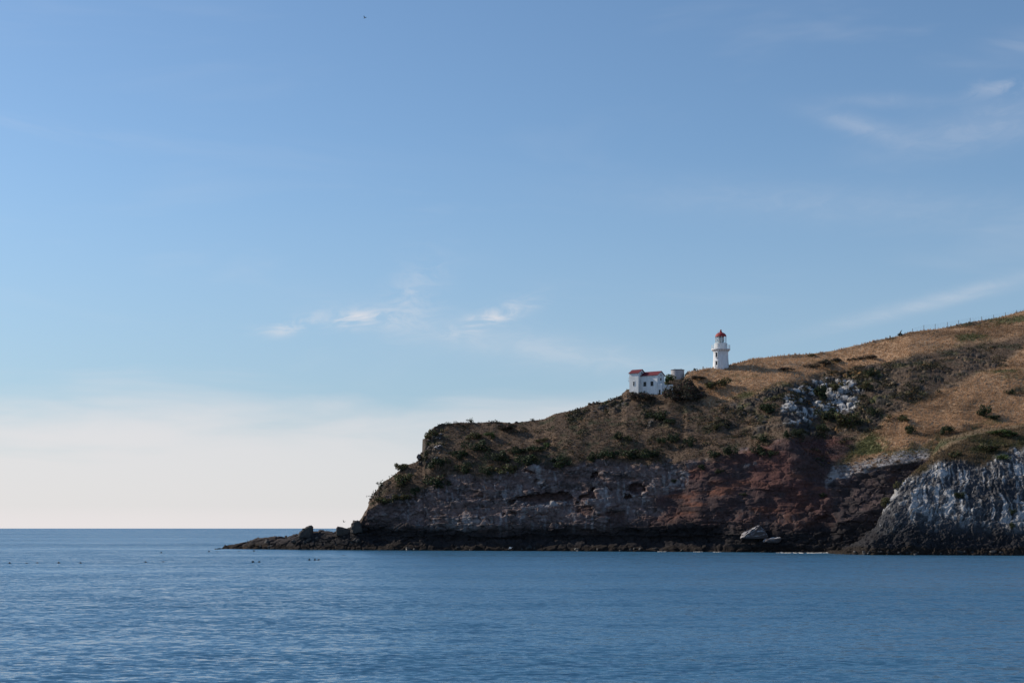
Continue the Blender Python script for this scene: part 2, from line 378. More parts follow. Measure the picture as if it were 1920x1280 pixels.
# depth of the face behind the waterline, from cliff foot to crest
fc = np.clip((ysh[:, None] - PY) / (ysh - yct)[:, None], 0, 1)
fs = np.clip((yct[:, None] - PY) / np.maximum(yct - yc, 0.5)[:, None], 0, 1)
DEP = Ysh[:, None] + run[:, None]*fc + (dc - run)[:, None]*(0.72*fs + 0.28*fs**3)
zz0 = H + (HOR - PY)/F*DEP
nx = fbm(PX/70, PX*0+3.3, PY/50, 3, 5)
DEP = DEP + 3.4*nx*sstep(0, 6, zz0)*(1-0.75*fs)          # bays and buttresses of the cliff
inl = sstep(660, 720, PX)*(1-sstep(1330, 1420, PX))
DEP = DEP + 3.2*inl*np.exp(-((zz0-4.0)/2.4)**2) - 0.8*inl*np.exp(-((zz0-0.4)/0.9)**2)   # wave-cut notch over a rock shelf
# sea caves and hollows in the cliff
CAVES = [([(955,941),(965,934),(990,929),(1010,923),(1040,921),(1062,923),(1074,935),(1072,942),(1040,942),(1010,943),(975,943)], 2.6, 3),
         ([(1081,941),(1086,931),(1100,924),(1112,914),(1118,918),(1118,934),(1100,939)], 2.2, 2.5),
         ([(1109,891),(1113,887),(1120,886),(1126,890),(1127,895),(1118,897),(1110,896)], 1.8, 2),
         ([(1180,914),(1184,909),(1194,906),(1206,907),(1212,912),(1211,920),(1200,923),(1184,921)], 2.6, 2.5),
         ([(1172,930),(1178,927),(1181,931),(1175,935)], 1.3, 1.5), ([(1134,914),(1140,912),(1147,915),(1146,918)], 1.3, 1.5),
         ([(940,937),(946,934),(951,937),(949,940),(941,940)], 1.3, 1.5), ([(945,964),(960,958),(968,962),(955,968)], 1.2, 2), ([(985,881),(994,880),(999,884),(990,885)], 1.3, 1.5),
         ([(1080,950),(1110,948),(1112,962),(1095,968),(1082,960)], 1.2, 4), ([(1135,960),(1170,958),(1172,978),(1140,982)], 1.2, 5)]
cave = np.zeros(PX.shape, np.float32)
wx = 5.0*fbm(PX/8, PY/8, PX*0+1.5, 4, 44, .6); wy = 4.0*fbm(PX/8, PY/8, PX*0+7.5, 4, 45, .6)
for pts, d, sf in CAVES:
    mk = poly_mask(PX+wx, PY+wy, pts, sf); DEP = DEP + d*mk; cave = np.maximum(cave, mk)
def world(px, py, dep): return np.stack([(px-960)/F*dep, dep, H + (HOR-py)/F*dep], -1)
V = world(PX, PY, DEP)
# land behind the crest, falling away to the sea on the far side
tb = np.linspace(0, 1, NB)[None, 1:]
Vc = V[:, -1]
drop = (Vc[:, 2] + 4)[:, None] * np.clip(0.10*tb + 0.90*tb**2.2, 0, 1)
back_run = np.clip(Vc[:, 2]*1.9, 8, 130)[:, None]
Bx = Vc[:, 0:1] + 0*tb; By = Vc[:, 1:2] + back_run*tb; Bz = Vc[:, 2:3] - drop
VB = np.stack([Bx, By, Bz], -1)
V = np.concatenate([V, VB], 1)
NT = V.shape[1]
PXA = np.concatenate([PX, np.repeat(px1[:, None], NB-1, 1)], 1)
PYA = np.concatenate([PY, np.repeat(yc[:, None], NB-1, 1)], 1)
CAV = np.concatenate([cave, np.zeros((NC, NB-1))], 1)
def normals(V):
    a = np.gradient(V, axis=0); b_ = np.gradient(V, axis=1); nn = np.cross(a, b_); nn /= np.linalg.norm(nn, axis=-1, keepdims=True) + 1e-9
    return nn
N0 = normals(V); X, Y, Z = V[..., 0], V[..., 1], V[..., 2]
wx = 7*fbm(X/5, Y/9, Z/5, 4, 21); wy = 5*fbm(X/5, Y/9, Z/5, 4, 22)
QX, QY = PXA + wx, PYA + wy
def zone(pts, soft=6): return poly_mask(QX, QY, pts, soft)
below = sstep(-7, 7, QY - ip(PXA, CLIFF) + 20*fbm(X/10, Y/10, Z/6, 3, 27) + 9*fbm(X/2.2, Y/2.2, Z/1.8, 3, 28))                      # bare cliff under the vegetated slope
ledge = 1 - sstep(655, 690, PXA)
grassA = zone([(1270,690),(1330,670),(1410,655),(1920,565),(2200,490),(2200,640),(1920,628),(1800,648),(1640,682),(1560,702),(1490,716),(1400,742),(1330,762),(1312,745),(1290,712)], 8)
grassB = zone([(2200,640),(1920,655),(1860,690),(1770,728),(1720,752),(1660,785),(1600,835),(1575,868),(1640,858),(1740,848),(1790,832),(1920,815),(2200,800)], 9)
grass = np.maximum(grassA, grassB)*(1-below*0.9)
rocky = zone([(1370,758),(1420,735),(1480,714),(1560,698),(1640,686),(1770,655),(1870,648),(1905,675),(1850,702),(1760,740),(1700,770),(1650,800),(1590,828),(1480,815),(1400,812),(1330,800),(1340,775)], 9)*(1-below)
rocky = rocky*(1 - 0.5*sstep(1630, 1700, PXA))
rocky = np.maximum(rocky, 0.9*zone([(1060,790),(1075,762),(1165,735),(1180,760),(1120,785)], 6))
rocky = np.maximum(rocky, 0.8*zone([(1205,760),(1265,770),(1270,800),(1215,800)], 8))
rocky = np.maximum(rocky, 0.9*zone([(790,800),(830,795),(840,830),(815,865),(760,885),(735,905),(700,940),(690,940),(715,905),(790,850)], 6))
rocky = np.maximum(rocky, 0.55*zone([(1880,735),(1925,705),(1960,700),(1960,725),(1900,750)], 5))
outc = zone([(1466,752),(1492,724),(1530,710),(1592,706),(1616,735),(1604,772),(1580,787),(1545,775),(1510,797),(1468,792)], 5)
red = zone([(1290,880),(1370,850),(1440,832),(1500,818),(1590,818),(1604,838),(1565,868),(1546,900),(1560,930),(1500,965),(1380,958),(1270,968),(1215,945),(1280,905)], 9)
red2 = zone([(1205,968),(1280,950),(1420,955),(1560,930),(1600,950),(1590,1010),(1420,1015),(1220,1015)], 12)
scree = zone([(1545,896),(1560,880),(1600,868),(1680,846),(1740,842),(1738,860),(1660,872),(1600,890),(1552,906)], 4)
darkcliff = zone([(1552,905),(1600,888),(1660,872),(1745,858),(1745,950),(1640,1000),(1560,1000),(1560,935)], 7)
purple = below*(1-ledge)*sstep(1330, 1230, PXA)
# ---- displacement
patch = sstep(-0.28, 0.12, fbm(X/9, Y/14, Z/5, 3, 57) + 0.35*outc)
rocky = np.maximum(rocky*patch, zone([(784,812),(815,800),(818,872),(784,875)], 5))
rock = np.clip(np.maximum.reduce([below, ledge, rocky, outc]), 0, 1)
big = fbm(X/7, Y/7, Z/4.5, 5, 31, 0.55)
fine = fbm(X/1.6, Y/1.6, Z/1.0, 3, 63, 0.55)
strata = fbm(X/16, Y/16, Z/1.1, 3, 77, 0.55)
disp = (0.25 + 0.95*rock)*big*0.9 + (0.12 + 0.22*rock)*fine + 0.40*rock*below*strata
msk = (np.maximum(outc, np.maximum(rocky, ledge*0.9)) > 0.05)
f1, f21, cid = cells(X[msk]/3.3, Y[msk]/3.3, Z[msk]/1.9 + 0.25*X[msk]/3.3, 91)
blk = np.zeros(X.shape, np.float32); blk[msk] = (cid - 0.4)*1.6 - 0.9*(1 - sstep(0.0, 0.16, f21))
cellid = np.zeros(X.shape, np.float32); cellid[msk] = cid
edge = np.zeros(X.shape, np.float32); edge[msk] = 1 - sstep(0.02, 0.14, f21)
bm_ = np.clip(np.maximum(0.45*outc, np.maximum(0.75*rocky, 0.8*ledge)), 0, 1.5)
disp = disp*(1 - 0.45*red) + blk*bm_
# terraces worn into the grass by grazing, low banks along the contour
gz = np.clip(grass - rock, 0, 1)
terr = fbm(X/40 + Z/9, Y/40, Z/5.0, 2, 13)
disp = disp + gz*1.0*terr
cm_ = (below > 0.05)
f1, f21, cid = cells(X[cm_]/3.4 + 0.25*fine[cm_], Y[cm_]/4.0, Z[cm_]/1.5 + 0.35*big[cm_], 93)
fr_ = np.zeros(X.shape, np.float32); fr_[cm_] = (cid-0.5)*0.9 - 0.45*(1 - sstep(0.0, 0.12, f21)); crack = np.zeros(X.shape, np.float32); crack[cm_] = 1 - sstep(0.0, 0.1, f21)
bed = Z/2.6 + 0.7*fbm(X/18, Y/18, Z/9, 3, 95); bed = bed - np.floor(bed)          # beds: overhanging lips and set-back joints
disp = disp + below*(1-0.55*red)*(fr_ + 0.9*(bed**2 - 0.4))
disp *= sstep(-3, 0.5, Z)*(1 - 0.5*ledge)
V = V + N0*disp[..., None]*np.where(N0[..., 1:2] > 0, -1, 1)
# ---- albedo of the ground
def C(r, g, b_): return np.array([r, g, b_], np.float32)
def lerp(a, b_, f): return a + (b_ - a)*np.clip(f, 0, 1)[..., None]
n1 = fbm(X/3.2, Y/3.2, Z/2.2, 5, 101, 0.6); n2 = fbm(X/13, Y/13, Z/8, 4, 121); n3 = fbm(X/0.9, Y/0.9, Z/0.7, 3, 141)
stre = fbm(X/0.9, Y/3, Z/9, 4, 161)      # vertical staining
alb = np.zeros(V.shape, np.float32) + C(0.108, 0.073, 0.050)             # brown scrubby slope
alb = lerp(alb, C(0.055, 0.052, 0.030), sstep(0.05, 0.5, n1 + 0.5*n2))
alb = lerp(alb, C(0.165, 0.108, 0.068), sstep(0.1, 0.55, -n1 + 0.4*n3))
gcol = lerp(np.zeros(V.shape, np.float32) + C(0.43, 0.272, 0.160), C(0.225, 0.138, 0.080), sstep(-0.15, 0.4, 0.6*n2 + 0.25*n1 + 0.7*fbm(X/60 + Z/7, Y/60, Z/3.2, 3, 15)))
gcol = lerp(gcol, C(0.105, 0.105, 0.045), sstep(0.15, 0.6, n2 + 0.3*n3 + 0.55*sstep(770, 860, QY)*sstep(1560, 1600, QX) - 0.12))
alb = lerp(alb, gcol, grass)
rcol = lerp(np.zeros(V.shape, np.float32) + C(0.085, 0.066, 0.050), C(0.034, 0.030, 0.028), sstep(-0.3, 0.4, n1))
rcol = lerp(rcol, C(0.22, 0.12, 0.045), sstep(0.30, 0.55, n2 + 0.5*n3 - 0.1))
rcol = lerp(rcol, C(0.075, 0.075, 0.032), sstep(0.1, 0.45, fbm(X/4, Y/4, Z/3, 3, 201)))
rcol = lerp(rcol, C(0.24, 0.24, 0.25), 0.25*sstep(0.25, 0.55, fbm(X/2, Y/2, Z/1.6, 4, 211)))
alb = lerp(alb, rcol, rocky*sstep(-0.55, 0.1, n1 + 0.4*cellid))
ccol = lerp(np.zeros(V.shape, np.float32) + C(0.160, 0.112, 0.103), C(0.070, 0.053, 0.050), sstep(-0.2, 0.5, n1 + 0.5*strata))
ccol = lerp(ccol, C(0.27, 0.225, 0.215), 0.65*sstep(0.05, 0.5, n3*0.9 + n1*0.3)*sstep(995, 960, QY))
ccol = lerp(ccol, C(0.36, 0.35, 0.36), 0.4*sstep(0.28, 0.6, stre + 0.3*n2)*sstep(1010, 990, QY))
alb = lerp(alb, ccol, below)
redc = lerp(np.zeros(V.shape, np.float32) + C(0.105, 0.045, 0.039), C(0.066, 0.041, 0.040), sstep(-0.2, 0.4, n2 + 0.4*n1))
redc = lerp(redc, C(0.155, 0.062, 0.040), sstep(0.15, 0.5, fbm(X/9, Y/9, Z/2.5, 4, 231)))
redc = redc*0.85; alb = lerp(alb, redc, red*0.92); alb = lerp(alb, redc*0.75, red2*0.75)
dk = lerp(np.zeros(V.shape, np.float32) + C(0.075, 0.052, 0.050), C(0.034, 0.028, 0.030), sstep(-0.3, 0.3, n1))
alb = lerp(alb, dk, darkcliff*0.95)
alb = lerp(alb, C(0.28, 0.26, 0.255), scree*sstep(-0.3, 0.25, n3 + 0.5*n1))
wh = outc*sstep(-0.05, 0.22, 0.9*n2 + 0.25*n1 + 0.6*(cellid-0.5) + 0.7*stre - 0.08)
alb = lerp(alb, C(0.050, 0.046, 0.046), outc*0.9); alb = lerp(alb, C(0.42, 0.41, 0.40), wh*(1-0.6*edge))
for pts, fcr in (([(1004,874),(1016,874),(1018,915),(1010,920),(1006,905)], .6), ([(1117,916),(1145,917),(1144,950),(1136,952),(1134,935),(1122,948)], .75), ([(1240,885),(1275,880),(1295,890),(1285,915),(1250,920)], .55),
                 ([(975,944),(1010,941),(1072,938),(1073,945),(1030,950),(985,949)], .95), ([(1082,943),(1118,934),(1119,939),(1086,947)], .9), ([(1182,925),(1205,922),(1207,928),(1185,931)], .7),
                 ([(978,950),(992,950),(988,975),(976,978)], .7), ([(943,966),(968,963),(966,968),(946,971)], .9), ([(1395,873),(1430,864),(1432,868),(1398,880)], .5),
                 ([(770,985),(800,975),(860,970),(930,968),(925,990),(880,1000),(820,995)], .4), ([(985,872),(1012,872),(1010,886),(990,882)], .6), ([(655,1003),(680,993),(690,997),(668,1010)], .8), ([(700,990),(735,985),(760,992),(740,1000),(710,1002)], .45)):
    mk = zone(pts, 3); alb = lerp(alb, C(0.33, 0.305, 0.30), 0.85*fcr*mk*sstep(-0.35, 0.2, n3 + 0.6*stre))
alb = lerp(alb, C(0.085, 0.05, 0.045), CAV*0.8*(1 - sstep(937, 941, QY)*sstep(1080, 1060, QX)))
lc = lerp(np.zeros(V.shape, np.float32) + C(0.065, 0.050, 0.047), C(0.030, 0.026, 0.027), sstep(-0.2, 0.4, n1))
alb = lerp(alb, lc, ledge*0.95)
wet = sstep(10.5, 5.5, Z + 3.0*n2 + 2.0*n1)*np.maximum(below, ledge*0.5)
alb = lerp(alb, C(0.020, 0.018, 0.019), wet*0.95)
kelp = sstep(1.9, 1.2, Z + 0.4*n1); alb = lerp(alb, C(0.021, 0.015, 0.012), kelp*0.95)
alb = lerp(alb, C(0.09, 0.045, 0.018), ledge*sstep(2.6, 0.8, Z)*sstep(0.0, 0.4, n1 + 0.5*n3)*sstep(520, 430, PXA))
def grid_faces(a, b_):
    i = np.arange(a-1)[:, None]; j = np.arange(b_-1)[None, :]; k = i*b_ + j
    return np.stack([k, k+b_, k+b_+1, k+1], -1).reshape(-1, 4)
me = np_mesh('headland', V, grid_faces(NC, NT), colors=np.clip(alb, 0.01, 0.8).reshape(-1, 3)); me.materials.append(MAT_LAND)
headland = link(bpy.data.objects.new('headland', me)); headland['kind'] = 'structure'
HN = normals(V); HN = np.where(HN[..., 2:3] < 0, -HN, HN)
MAT_WET = plain('wet black rock', (0.034, 0.030, 0.028), 0.6, scale=0.8, stain=(0.016, 0.015, 0.015), bump=1.0)
def surf(px, py):
    """point of the built headland seen near that spot of the photograph"""
    i = int(round((px - 405)/(2200-405)*(NC-1))); i = min(max(i, 0), NC-1)
    c = V[i, :NR]; y = HOR - (c[:, 2] - H)/c[:, 1]*F
    y = np.minimum.accumulate(y)
    j = int(np.argmin(np.abs(y - py)))
    return Vector(c[j].tolist())

# ------------------------------------------------------------------ rocky spur at the right
SSH = [(1553,1036.5),(1580,1038.5),(1640,1040),(1920,1041),(2200,1041)]
SCR = [(1553,1036),(1570,1031),(1590,1024),(1615,1012),(1630,1000),(1640,990),(1646,978),(1660,955),(1675,930),(1690,908),(1705,893),(1722,877),(1740,863),(1760,848),(1780,838),(1800,827),(1830,815),(1870,806),(1920,800),(1990,790),(2200,770)]
SDE = [(1553,2),(1600,8),(1640,12),(1700,22),(1760,32),(1830,44),(1920,52),(2200,60)]
MC, MR, MBK = 520, 240, 20
sx = np.linspace(1553, 2200, MC); s_sh = ip(sx, SSH); s_c = np.minimum(ip(sx, SCR), s_sh-0.6); sY = H*F/(s_sh-HOR)
t2 = np.linspace(0, 1, MR)[None]; st = s_sh + 6
SX = np.repeat(sx[:, None], MR, 1); SY = st[:, None] + (s_c-st)[:, None]*t2
v2 = np.clip((s_sh[:, None]-SY)/(s_sh-s_c)[:, None], 0, 1)
SD = sY[:, None] + ip(sx, SDE)[:, None]*(0.52*v2 + 0.48*v2**3)
SD = SD + 3.0*fbm(SX/55, SX*0, SY/60, 3, 301)*v2
SV = world(SX, SY, SD); sc_ = SV[:, -1]
tb = np.linspace(0, 1, MBK)[None, 1:]
hi = sstep(1700, 1800, sx)[:, None]
bz = sc_[:, 2:3] + hi*(5.0*tb) - (1-hi)*((sc_[:, 2:3]+4)*tb**1.3)
SVB = np.stack([sc_[:, 0:1] + (0.25*(1-hi))*26*tb, sc_[:, 1:2] + (22 + 30*hi)*tb, bz], -1)
SV = np.concatenate([SV, SVB], 1); ST = SV.shape[1]
SXA = np.concatenate([SX, np.repeat(sx[:, None], MBK-1, 1)], 1); SYA = np.concatenate([SY, np.repeat(s_c[:, None], MBK-1, 1)], 1)
SN = normals(SV); x, y, z = SV[..., 0], SV[..., 1], SV[..., 2]
# flow-banded lava: ribs that fan down to the left
ca, sa = math.cos(R(52)), math.sin(R(52)); th_ = np.radians(np.interp(SXA, [1560, 1700, 1920, 2200], [42, 55, 84, 90])); xr = x - 112.0; zr_ = z - 6.0
ra = xr*np.cos(th_) + zr_*np.sin(th_); rb = -xr*np.sin(th_) + zr_*np.cos(th_)
wob = 3.6*fbm(x/5, y/6, z/6, 4, 303)
ribs = fbm(ra/6.5, y/6, rb/0.9 + wob, 4, 311, 0.62, True); bigs = fbm(x/8, y/8, z/6, 4, 321); fin = fbm(x/1.3, y/1.3, z/1.0, 3, 331, 0.6, True); crk = cells(x/1.3, y/1.3, z/1.1, 345)
topg = sstep(9, -9, SYA + 16*fbm(x/4, y/6, z/4, 4, 341) - ip(SXA, [(1553,900),(1690,900),(1720,892),(1760,872),(1800,862),(1850,868),(1880,850),(1920,842),(2200,825)]))
d = (0.25+0.75*(1-topg))*(0.55*ribs + 1.3*bigs + 0.40*fin + 0.5*(crk[2]-0.5) - 0.2*(1-sstep(0.0, 0.15, crk[1]))); d *= sstep(-3, 0.5, z)
SV = SV + SN*d[..., None]*np.where(SN[..., 1:2] > 0, -1, 1)
n1 = fbm(x/2.5, y/2.5, z/2.0, 4, 351, 0.6); n2 = fbm(x/11, y/11, z/8, 3, 361)
run_ = fbm(ra/9.0, y/9, rb/0.55 + wob, 4, 371, 0.6)
gz_ = sstep(-0.32, 0.42, ribs*0.4 + n1*0.5 + 0.9*n2 + 0.9*run_)*sstep(6.5, 12.5, z + 4*n2 + 3*n1)
a2 = lerp(np.zeros(SV.shape, np.float32) + C(0.060, 0.060, 0.066), C(0.030, 0.030, 0.033), sstep(-0.2, 0.4, n1))
a2 = lerp(a2, C(0.165, 0.158, 0.155), gz_*0.85)
a2 = lerp(a2, C(0.43, 0.42, 0.415), gz_*sstep(0.02, 0.42, 0.4*ribs + 0.4*n1 + 0.6*n2 + 0.9*run_)*0.85)
a2 = lerp(a2, C(0.024, 0.022, 0.024), sstep(8, 4.5, z + 3*n2 + 1.5*n1)*0.9)
g2 = lerp(np.zeros(SV.shape, np.float32) + C(0.15, 0.105, 0.062), C(0.060, 0.060, 0.028), sstep(-0.1, 0.4, n2 + 0.4*n1))
a2 = lerp(a2, g2, topg); a2 = lerp(a2, C(0.022, 0.016, 0.012), sstep(2.0, 1.2, z + 0.5*n1)*0.9)
me = np_mesh('rocky_spur', SV, grid_faces(MC, ST), colors=np.clip(a2, 0.01, 0.8).reshape(-1, 3)); me.materials.append(MAT_LAND)
spur = link(bpy.data.objects.new('rocky_spur', me)); spur['kind'] = 'structure'
def surf2(px, py):
    i = int(round((px - 1553)/(2200-1553)*(MC-1))); i = min(max(i, 0), MC-1)
    c = SV[i, :MR]; yy = np.minimum.accumulate(HOR - (c[:, 2]-H)/c[:, 1]*F)
    return Vector(c[int(np.argmin(np.abs(yy-py)))].tolist())

# ------------------------------------------------------------------ grass (nobody could count it)
def grass_mesh(name, base, nrm_, hgt, cols, blades, seed):
    rg = np.random.default_rng(seed); K = len(base)
    b_ = np.repeat(base, blades, 0); h_ = np.repeat(hgt, blades)*rg.uniform(0.55, 1.15, K*blades)
    c_ = np.repeat(cols, blades, 0)*rg.uniform(0.86, 1.16, (K*blades, 1))
    an = rg.uniform(0, 2*np.pi, K*blades); sp = rg.uniform(0, 0.38, K*blades)*h_
    off = np.stack([np.cos(an), np.sin(an), 0*an], -1)
    root = b_ + off*(0.28*np.repeat(hgt, blades)*rg.uniform(0, 1, K*blades))[:, None]
    wd = np.stack([-np.sin(an), np.cos(an), 0*an], -1)*(0.085*np.sqrt(h_/0.7))[:, None]
    tip = root + off*sp[:, None] + np.stack([0.25*h_, 0*h_, h_], -1)
    root = root - np.array([0, 0, 0.12])
    vv = np.stack([root-wd, root+wd, tip], 1).reshape(-1, 3)
    tr_ = np.arange(len(vv)).reshape(-1, 3)
    cc = np.repeat(c_, 3, 0)
    me = np_mesh(name, vv, None, tr_, colors=np.clip(cc, 0.01, 0.7), smooth=False); me.materials.append(MAT_GRASS)
    return me
gr = np.clip(grass, 0, 1)[:, :NR+4]; scr = (np.clip(1-below-ledge, 0, 1)*(1-outc)*(1-0.55*rocky))[:, :NR+4]
scrfull = np.clip(1-below-ledge, 0, 1)*(1-outc)*(1-grass)
prob = np.where(gr > 0.3, gr*1.0, 0.42*scr).ravel(); prob[prob < 0.08] = 0
wgt = prob*np.repeat((ystart-yc)/NR, NR+4)          # even cover, whatever the mesh spacing
K = 78000
sel = rng.choice(len(prob), K, p=wgt/wgt.sum())
VG = V[:, :NR+4].reshape(-1, 3)[sel] + rng.normal(0, 0.12, (K, 3))*np.array([1, 1, 0.0])
ag = alb[:, :NR+4].reshape(-1, 3)[sel]; gsel = gr.ravel()[sel]
me = grass_mesh('grass', VG, None, rng.uniform(0.25, 0.75, K)*(0.8 + 0.2*gsel), ag*1.1, 5, 5)
wg2 = (topg*np.where(np.arange(ST)[None] < MR+6, 1, 0.0)).ravel(); K2 = 9000; s2 = rng.choice(len(wg2), K2, p=wg2/wg2.sum())
me2 = grass_mesh('spur_grass', SV.reshape(-1, 3)[s2] + rng.normal(0, .12, (K2, 3))*np.array([1, 1, 0]), None, rng.uniform(.3, .75, K2), a2.reshape(-1, 3)[s2]*1.15, 5, 6)
tag(link(bpy.data.objects.new('grass', me2)), 'olive and brown grass on the brow of the white rocky spur', 'grass', kind='stuff')
go = link(bpy.data.objects.new('grass', me)); tag(go, 'dry brown tussock grass covering the upper slopes of the headland', 'grass', kind='stuff')

# low matted scrub among the rocks, far too much to count
wsc = (np.clip(rocky*0.9 + 0.22*scrfull, 0, 1)*sstep(-0.1, 0.3, fbm(X/5, Y/8, Z/4, 3, 251)))[:, :NR].ravel()*np.repeat((ystart-yc)/NR, NR)
K3 = 2600; s3 = rng.choice(len(wsc), K3, p=wsc/wsc.sum()); LQ = 16
bs = np.repeat(V[:, :NR].reshape(-1, 3)[s3], LQ, 0); rad = np.repeat(rng.uniform(.35, 1.0, K3), LQ)
dr = rng.normal(size=(K3*LQ, 3)); dr /= np.linalg.norm(dr, axis=1, keepdims=True); dr[:, 2] = np.abs(dr[:, 2])*0.7
pc = bs + dr*rad[:, None]; aa = rng.normal(size=(K3*LQ, 3)); aa /= np.linalg.norm(aa, axis=1, keepdims=True); bb_ = np.cross(aa, dr); bb_ /= np.linalg.norm(bb_, axis=1, keepdims=True)+1e-6
sz = (rad*rng.uniform(.18, .34, K3*LQ))[:, None]
vq = np.stack([pc-aa*sz, pc+bb_*sz*.7, pc+aa*sz, pc-bb_*sz*.7], 1).reshape(-1, 3)
tints = np.array([(0.040, 0.042, 0.020), (0.075, 0.062, 0.030), (0.060, 0.045, 0.030), (0.16, 0.085, 0.028), (0.025, 0.030, 0.016)])
ct = np.repeat(tints[rng.choice(5, K3, p=[.3, .25, .25, .06, .14])], LQ, 0)*rng.uniform(.6, 1.4, (K3*LQ, 1))
me = np_mesh('scrub', vq, np.arange(len(vq)).reshape(-1, 4), colors=np.repeat(ct, 4, 0), smooth=False); me.materials.append(MAT_LEAF)
tag(link(bpy.data.objects.new('scrub', me)), 'low olive and brown scrub matted over the rocky slope', 'scrub', kind='stuff')

# ------------------------------------------------------------------ rocks lying on and breaking out of the slope
def rock_mesh(seed, flat=0.75):
    bm = bmesh.new(); bmesh.ops.create_icosphere(bm, subdivisions=2, radius=1.0)
    co = np.array([v.co[:] for v in bm.verts]); rg = np.random.default_rng(seed)
    for k in range(9):                      # cut by random planes: angular block
        d_ = rg.normal(size=3); d_ /= np.linalg.norm(d_); h = rg.uniform(0.45, 0.8); s_ = co @ d_
        co = co - np.where(s_ > h, s_-h, 0)[:, None]*d_
    co *= np.array([1.0, 0.85, flat]); co += 0.05*rg.normal(size=co.shape)
    for v, c in zip(bm.verts, co): v.co = c
    bmesh.ops.dissolve_limit(bm, angle_limit=R(12), verts=bm.verts[:], edges=bm.edges[:]); bmesh.ops.triangulate(bm, faces=bm.faces[:])
    me = bpy.data.meshes.new('rock'); bm.to_mesh(me); bm.free(); return me
protos = {}
for key, mt in (('d', MAT_ROCK), ('l', MAT_LICHEN), ('g', MAT_GUANO), ('w', MAT_WET)):
    protos[key] = []
    for k in range(5):
        me = rock_mesh(400+k); me.materials.append(mt); protos[key].append(me)
def rock_at(p, s, key, parent, sz=1.0):
    o = bpy.data.objects.new('rock', random.choice(protos[key])); o.location = p
    o.rotation_euler = (random.uniform(-.5, .5), random.uniform(-.5, .5), random.uniform(0, 6.28))
    o.scale = (s*random.uniform(.8, 1.3), s*random.uniform(.8, 1.2), s*sz*random.uniform(.7, 1.1)); link(o, parent)
def scatter(pts, count, smin, smax, keys, fn=surf, parent=headland, sink=0.25):
    xs_ = [p[0] for p in pts]; ys_ = [p[1] for p in pts]; k = 0; tries = 0
    while k < count and tries < count*40:
        tries += 1; qx = random.uniform(min(xs_), max(xs_)); qy = random.uniform(min(ys_), max(ys_))
        if poly_mask(np.array([qx], np.float32), np.array([qy], np.float32), pts, 0.5)[0] < 0.5: continue
        s = smin + (smax-smin)*random.random()**2
        p = fn(qx, qy); p.z -= sink*s*0.4; p.y += sink*s
        rock_at(p, s, random.choice(keys), parent); k += 1
scatter([(1470,750),(1492,727),(1530,712),(1592,708),(1612,735),(1600,770),(1545,772),(1510,795),(1470,792)], 12, 0.3, 0.8, 'ggd')
scatter([(1370,770),(1420,735),(1470,720),(1465,790),(1400,800)], 22, 0.4, 1.2, 'ddl')
scatter([(1610,700),(1770,665),(1870,655),(1890,680),(1760,735),(1690,770),(1615,790)], 36, 0.4, 1.3, 'dll')
scatter([(1072,772),(1100,758),(1150,745),(1172,738),(1185,750),(1120,775)], 24, 0.6, 1.6, 'ddl')
scatter([(1210,765),(1262,775),(1262,800),(1215,798)], 14, 0.5, 1.2, 'ddl')
scatter([(795,825),(830,800),(840,825),(820,862),(765,885),(740,905)], 26, 0.5, 1.3, 'dg')
scatter([(1580,870),(1640,852),(1740,838),(1740,858),(1640,868)], 40, 0.25, 0.75, 'ggd')
scatter([(425,1026),(500,1010),(660,998),(680,1010),(660,1022),(440,1028)], 34, 0.5, 1.5, 'd')
scatter([(870,793),(1000,788),(1010,793),(880,797)], 10, 0.4, 0.9, 'd')
scatter([(690,1030.5),(1000,1031),(1300,1033),(1545,1034.5),(1545,1030),(1200,1027),(900,1026),(690,1026)], 30, 0.4, 1.5, 'w', sink=0.35)
scatter([(1570,1035),(1640,1038),(1915,1039),(1915,1034),(1640,1033)], 24, 0.4, 1.4, 'w', fn=surf2, parent=spur, sink=0.35)
def boulder(name, px, py, label, outline, depth, mat, seed, fn=surf, dy=0.0):
    """angular block: outline (metres, seen from the sea) given real thickness, roughened"""
    rg = np.random.default_rng(seed); bm = bmesh.new(); cx = sum(p_[0] for p_ in outline)/len(outline)
    for x_, z_ in outline:
        for yy, k_ in ((-.5, .82), (-.2, 1.0), (.25, 1.0), (.5, .8)):
            bm.verts.new((cx+(x_-cx)*k_+rg.normal()*.07, yy*depth*(1+.2*rg.normal()), z_*(k_ if z_ > 0 else 1)+rg.normal()*.07))
    r_ = bmesh.ops.convex_hull(bm, input=bm.verts[:]); bmesh.ops.delete(bm, geom=[g_ for g_ in r_['geom_interior'] if isinstance(g_, bmesh.types.BMVert)], context='VERTS')
    bmesh.ops.subdivide_edges(bm, edges=bm.edges[:], cuts=2, use_grid_fill=True); bmesh.ops.triangulate(bm, faces=bm.faces[:])
    for v in bm.verts: v.co += Vector(rg.normal(size=3).tolist())*.13
    me = bpy.data.meshes.new(name); bm.to_mesh(me); bm.free(); me.materials.append(mat)
    o = link(bpy.data.objects.new(name, me)); p = fn(px, py); p.y += dy; o.location = p
    return tag(o, label, 'rock')
boulder('rock_stack', 574, 1002, 'tallest dark rock standing up from the low ledge at the tip of the headland', [(-2.4,-.8),(-2.0,.6),(-.9,1.7),(.2,2.55),(1.6,3.0),(2.3,2.7),(2.3,-.8)], 3.2, MAT_ROCK, 431)
boulder('ledge_block', 644, 999, 'squarish dark rock block on the ledge just left of the cliff foot', [(-2.4,-.8),(-2.5,1.5),(-1.9,1.9),(-.6,1.5),(2.8,1.2),(3.0,-.8)], 3.0, MAT_ROCK, 437)
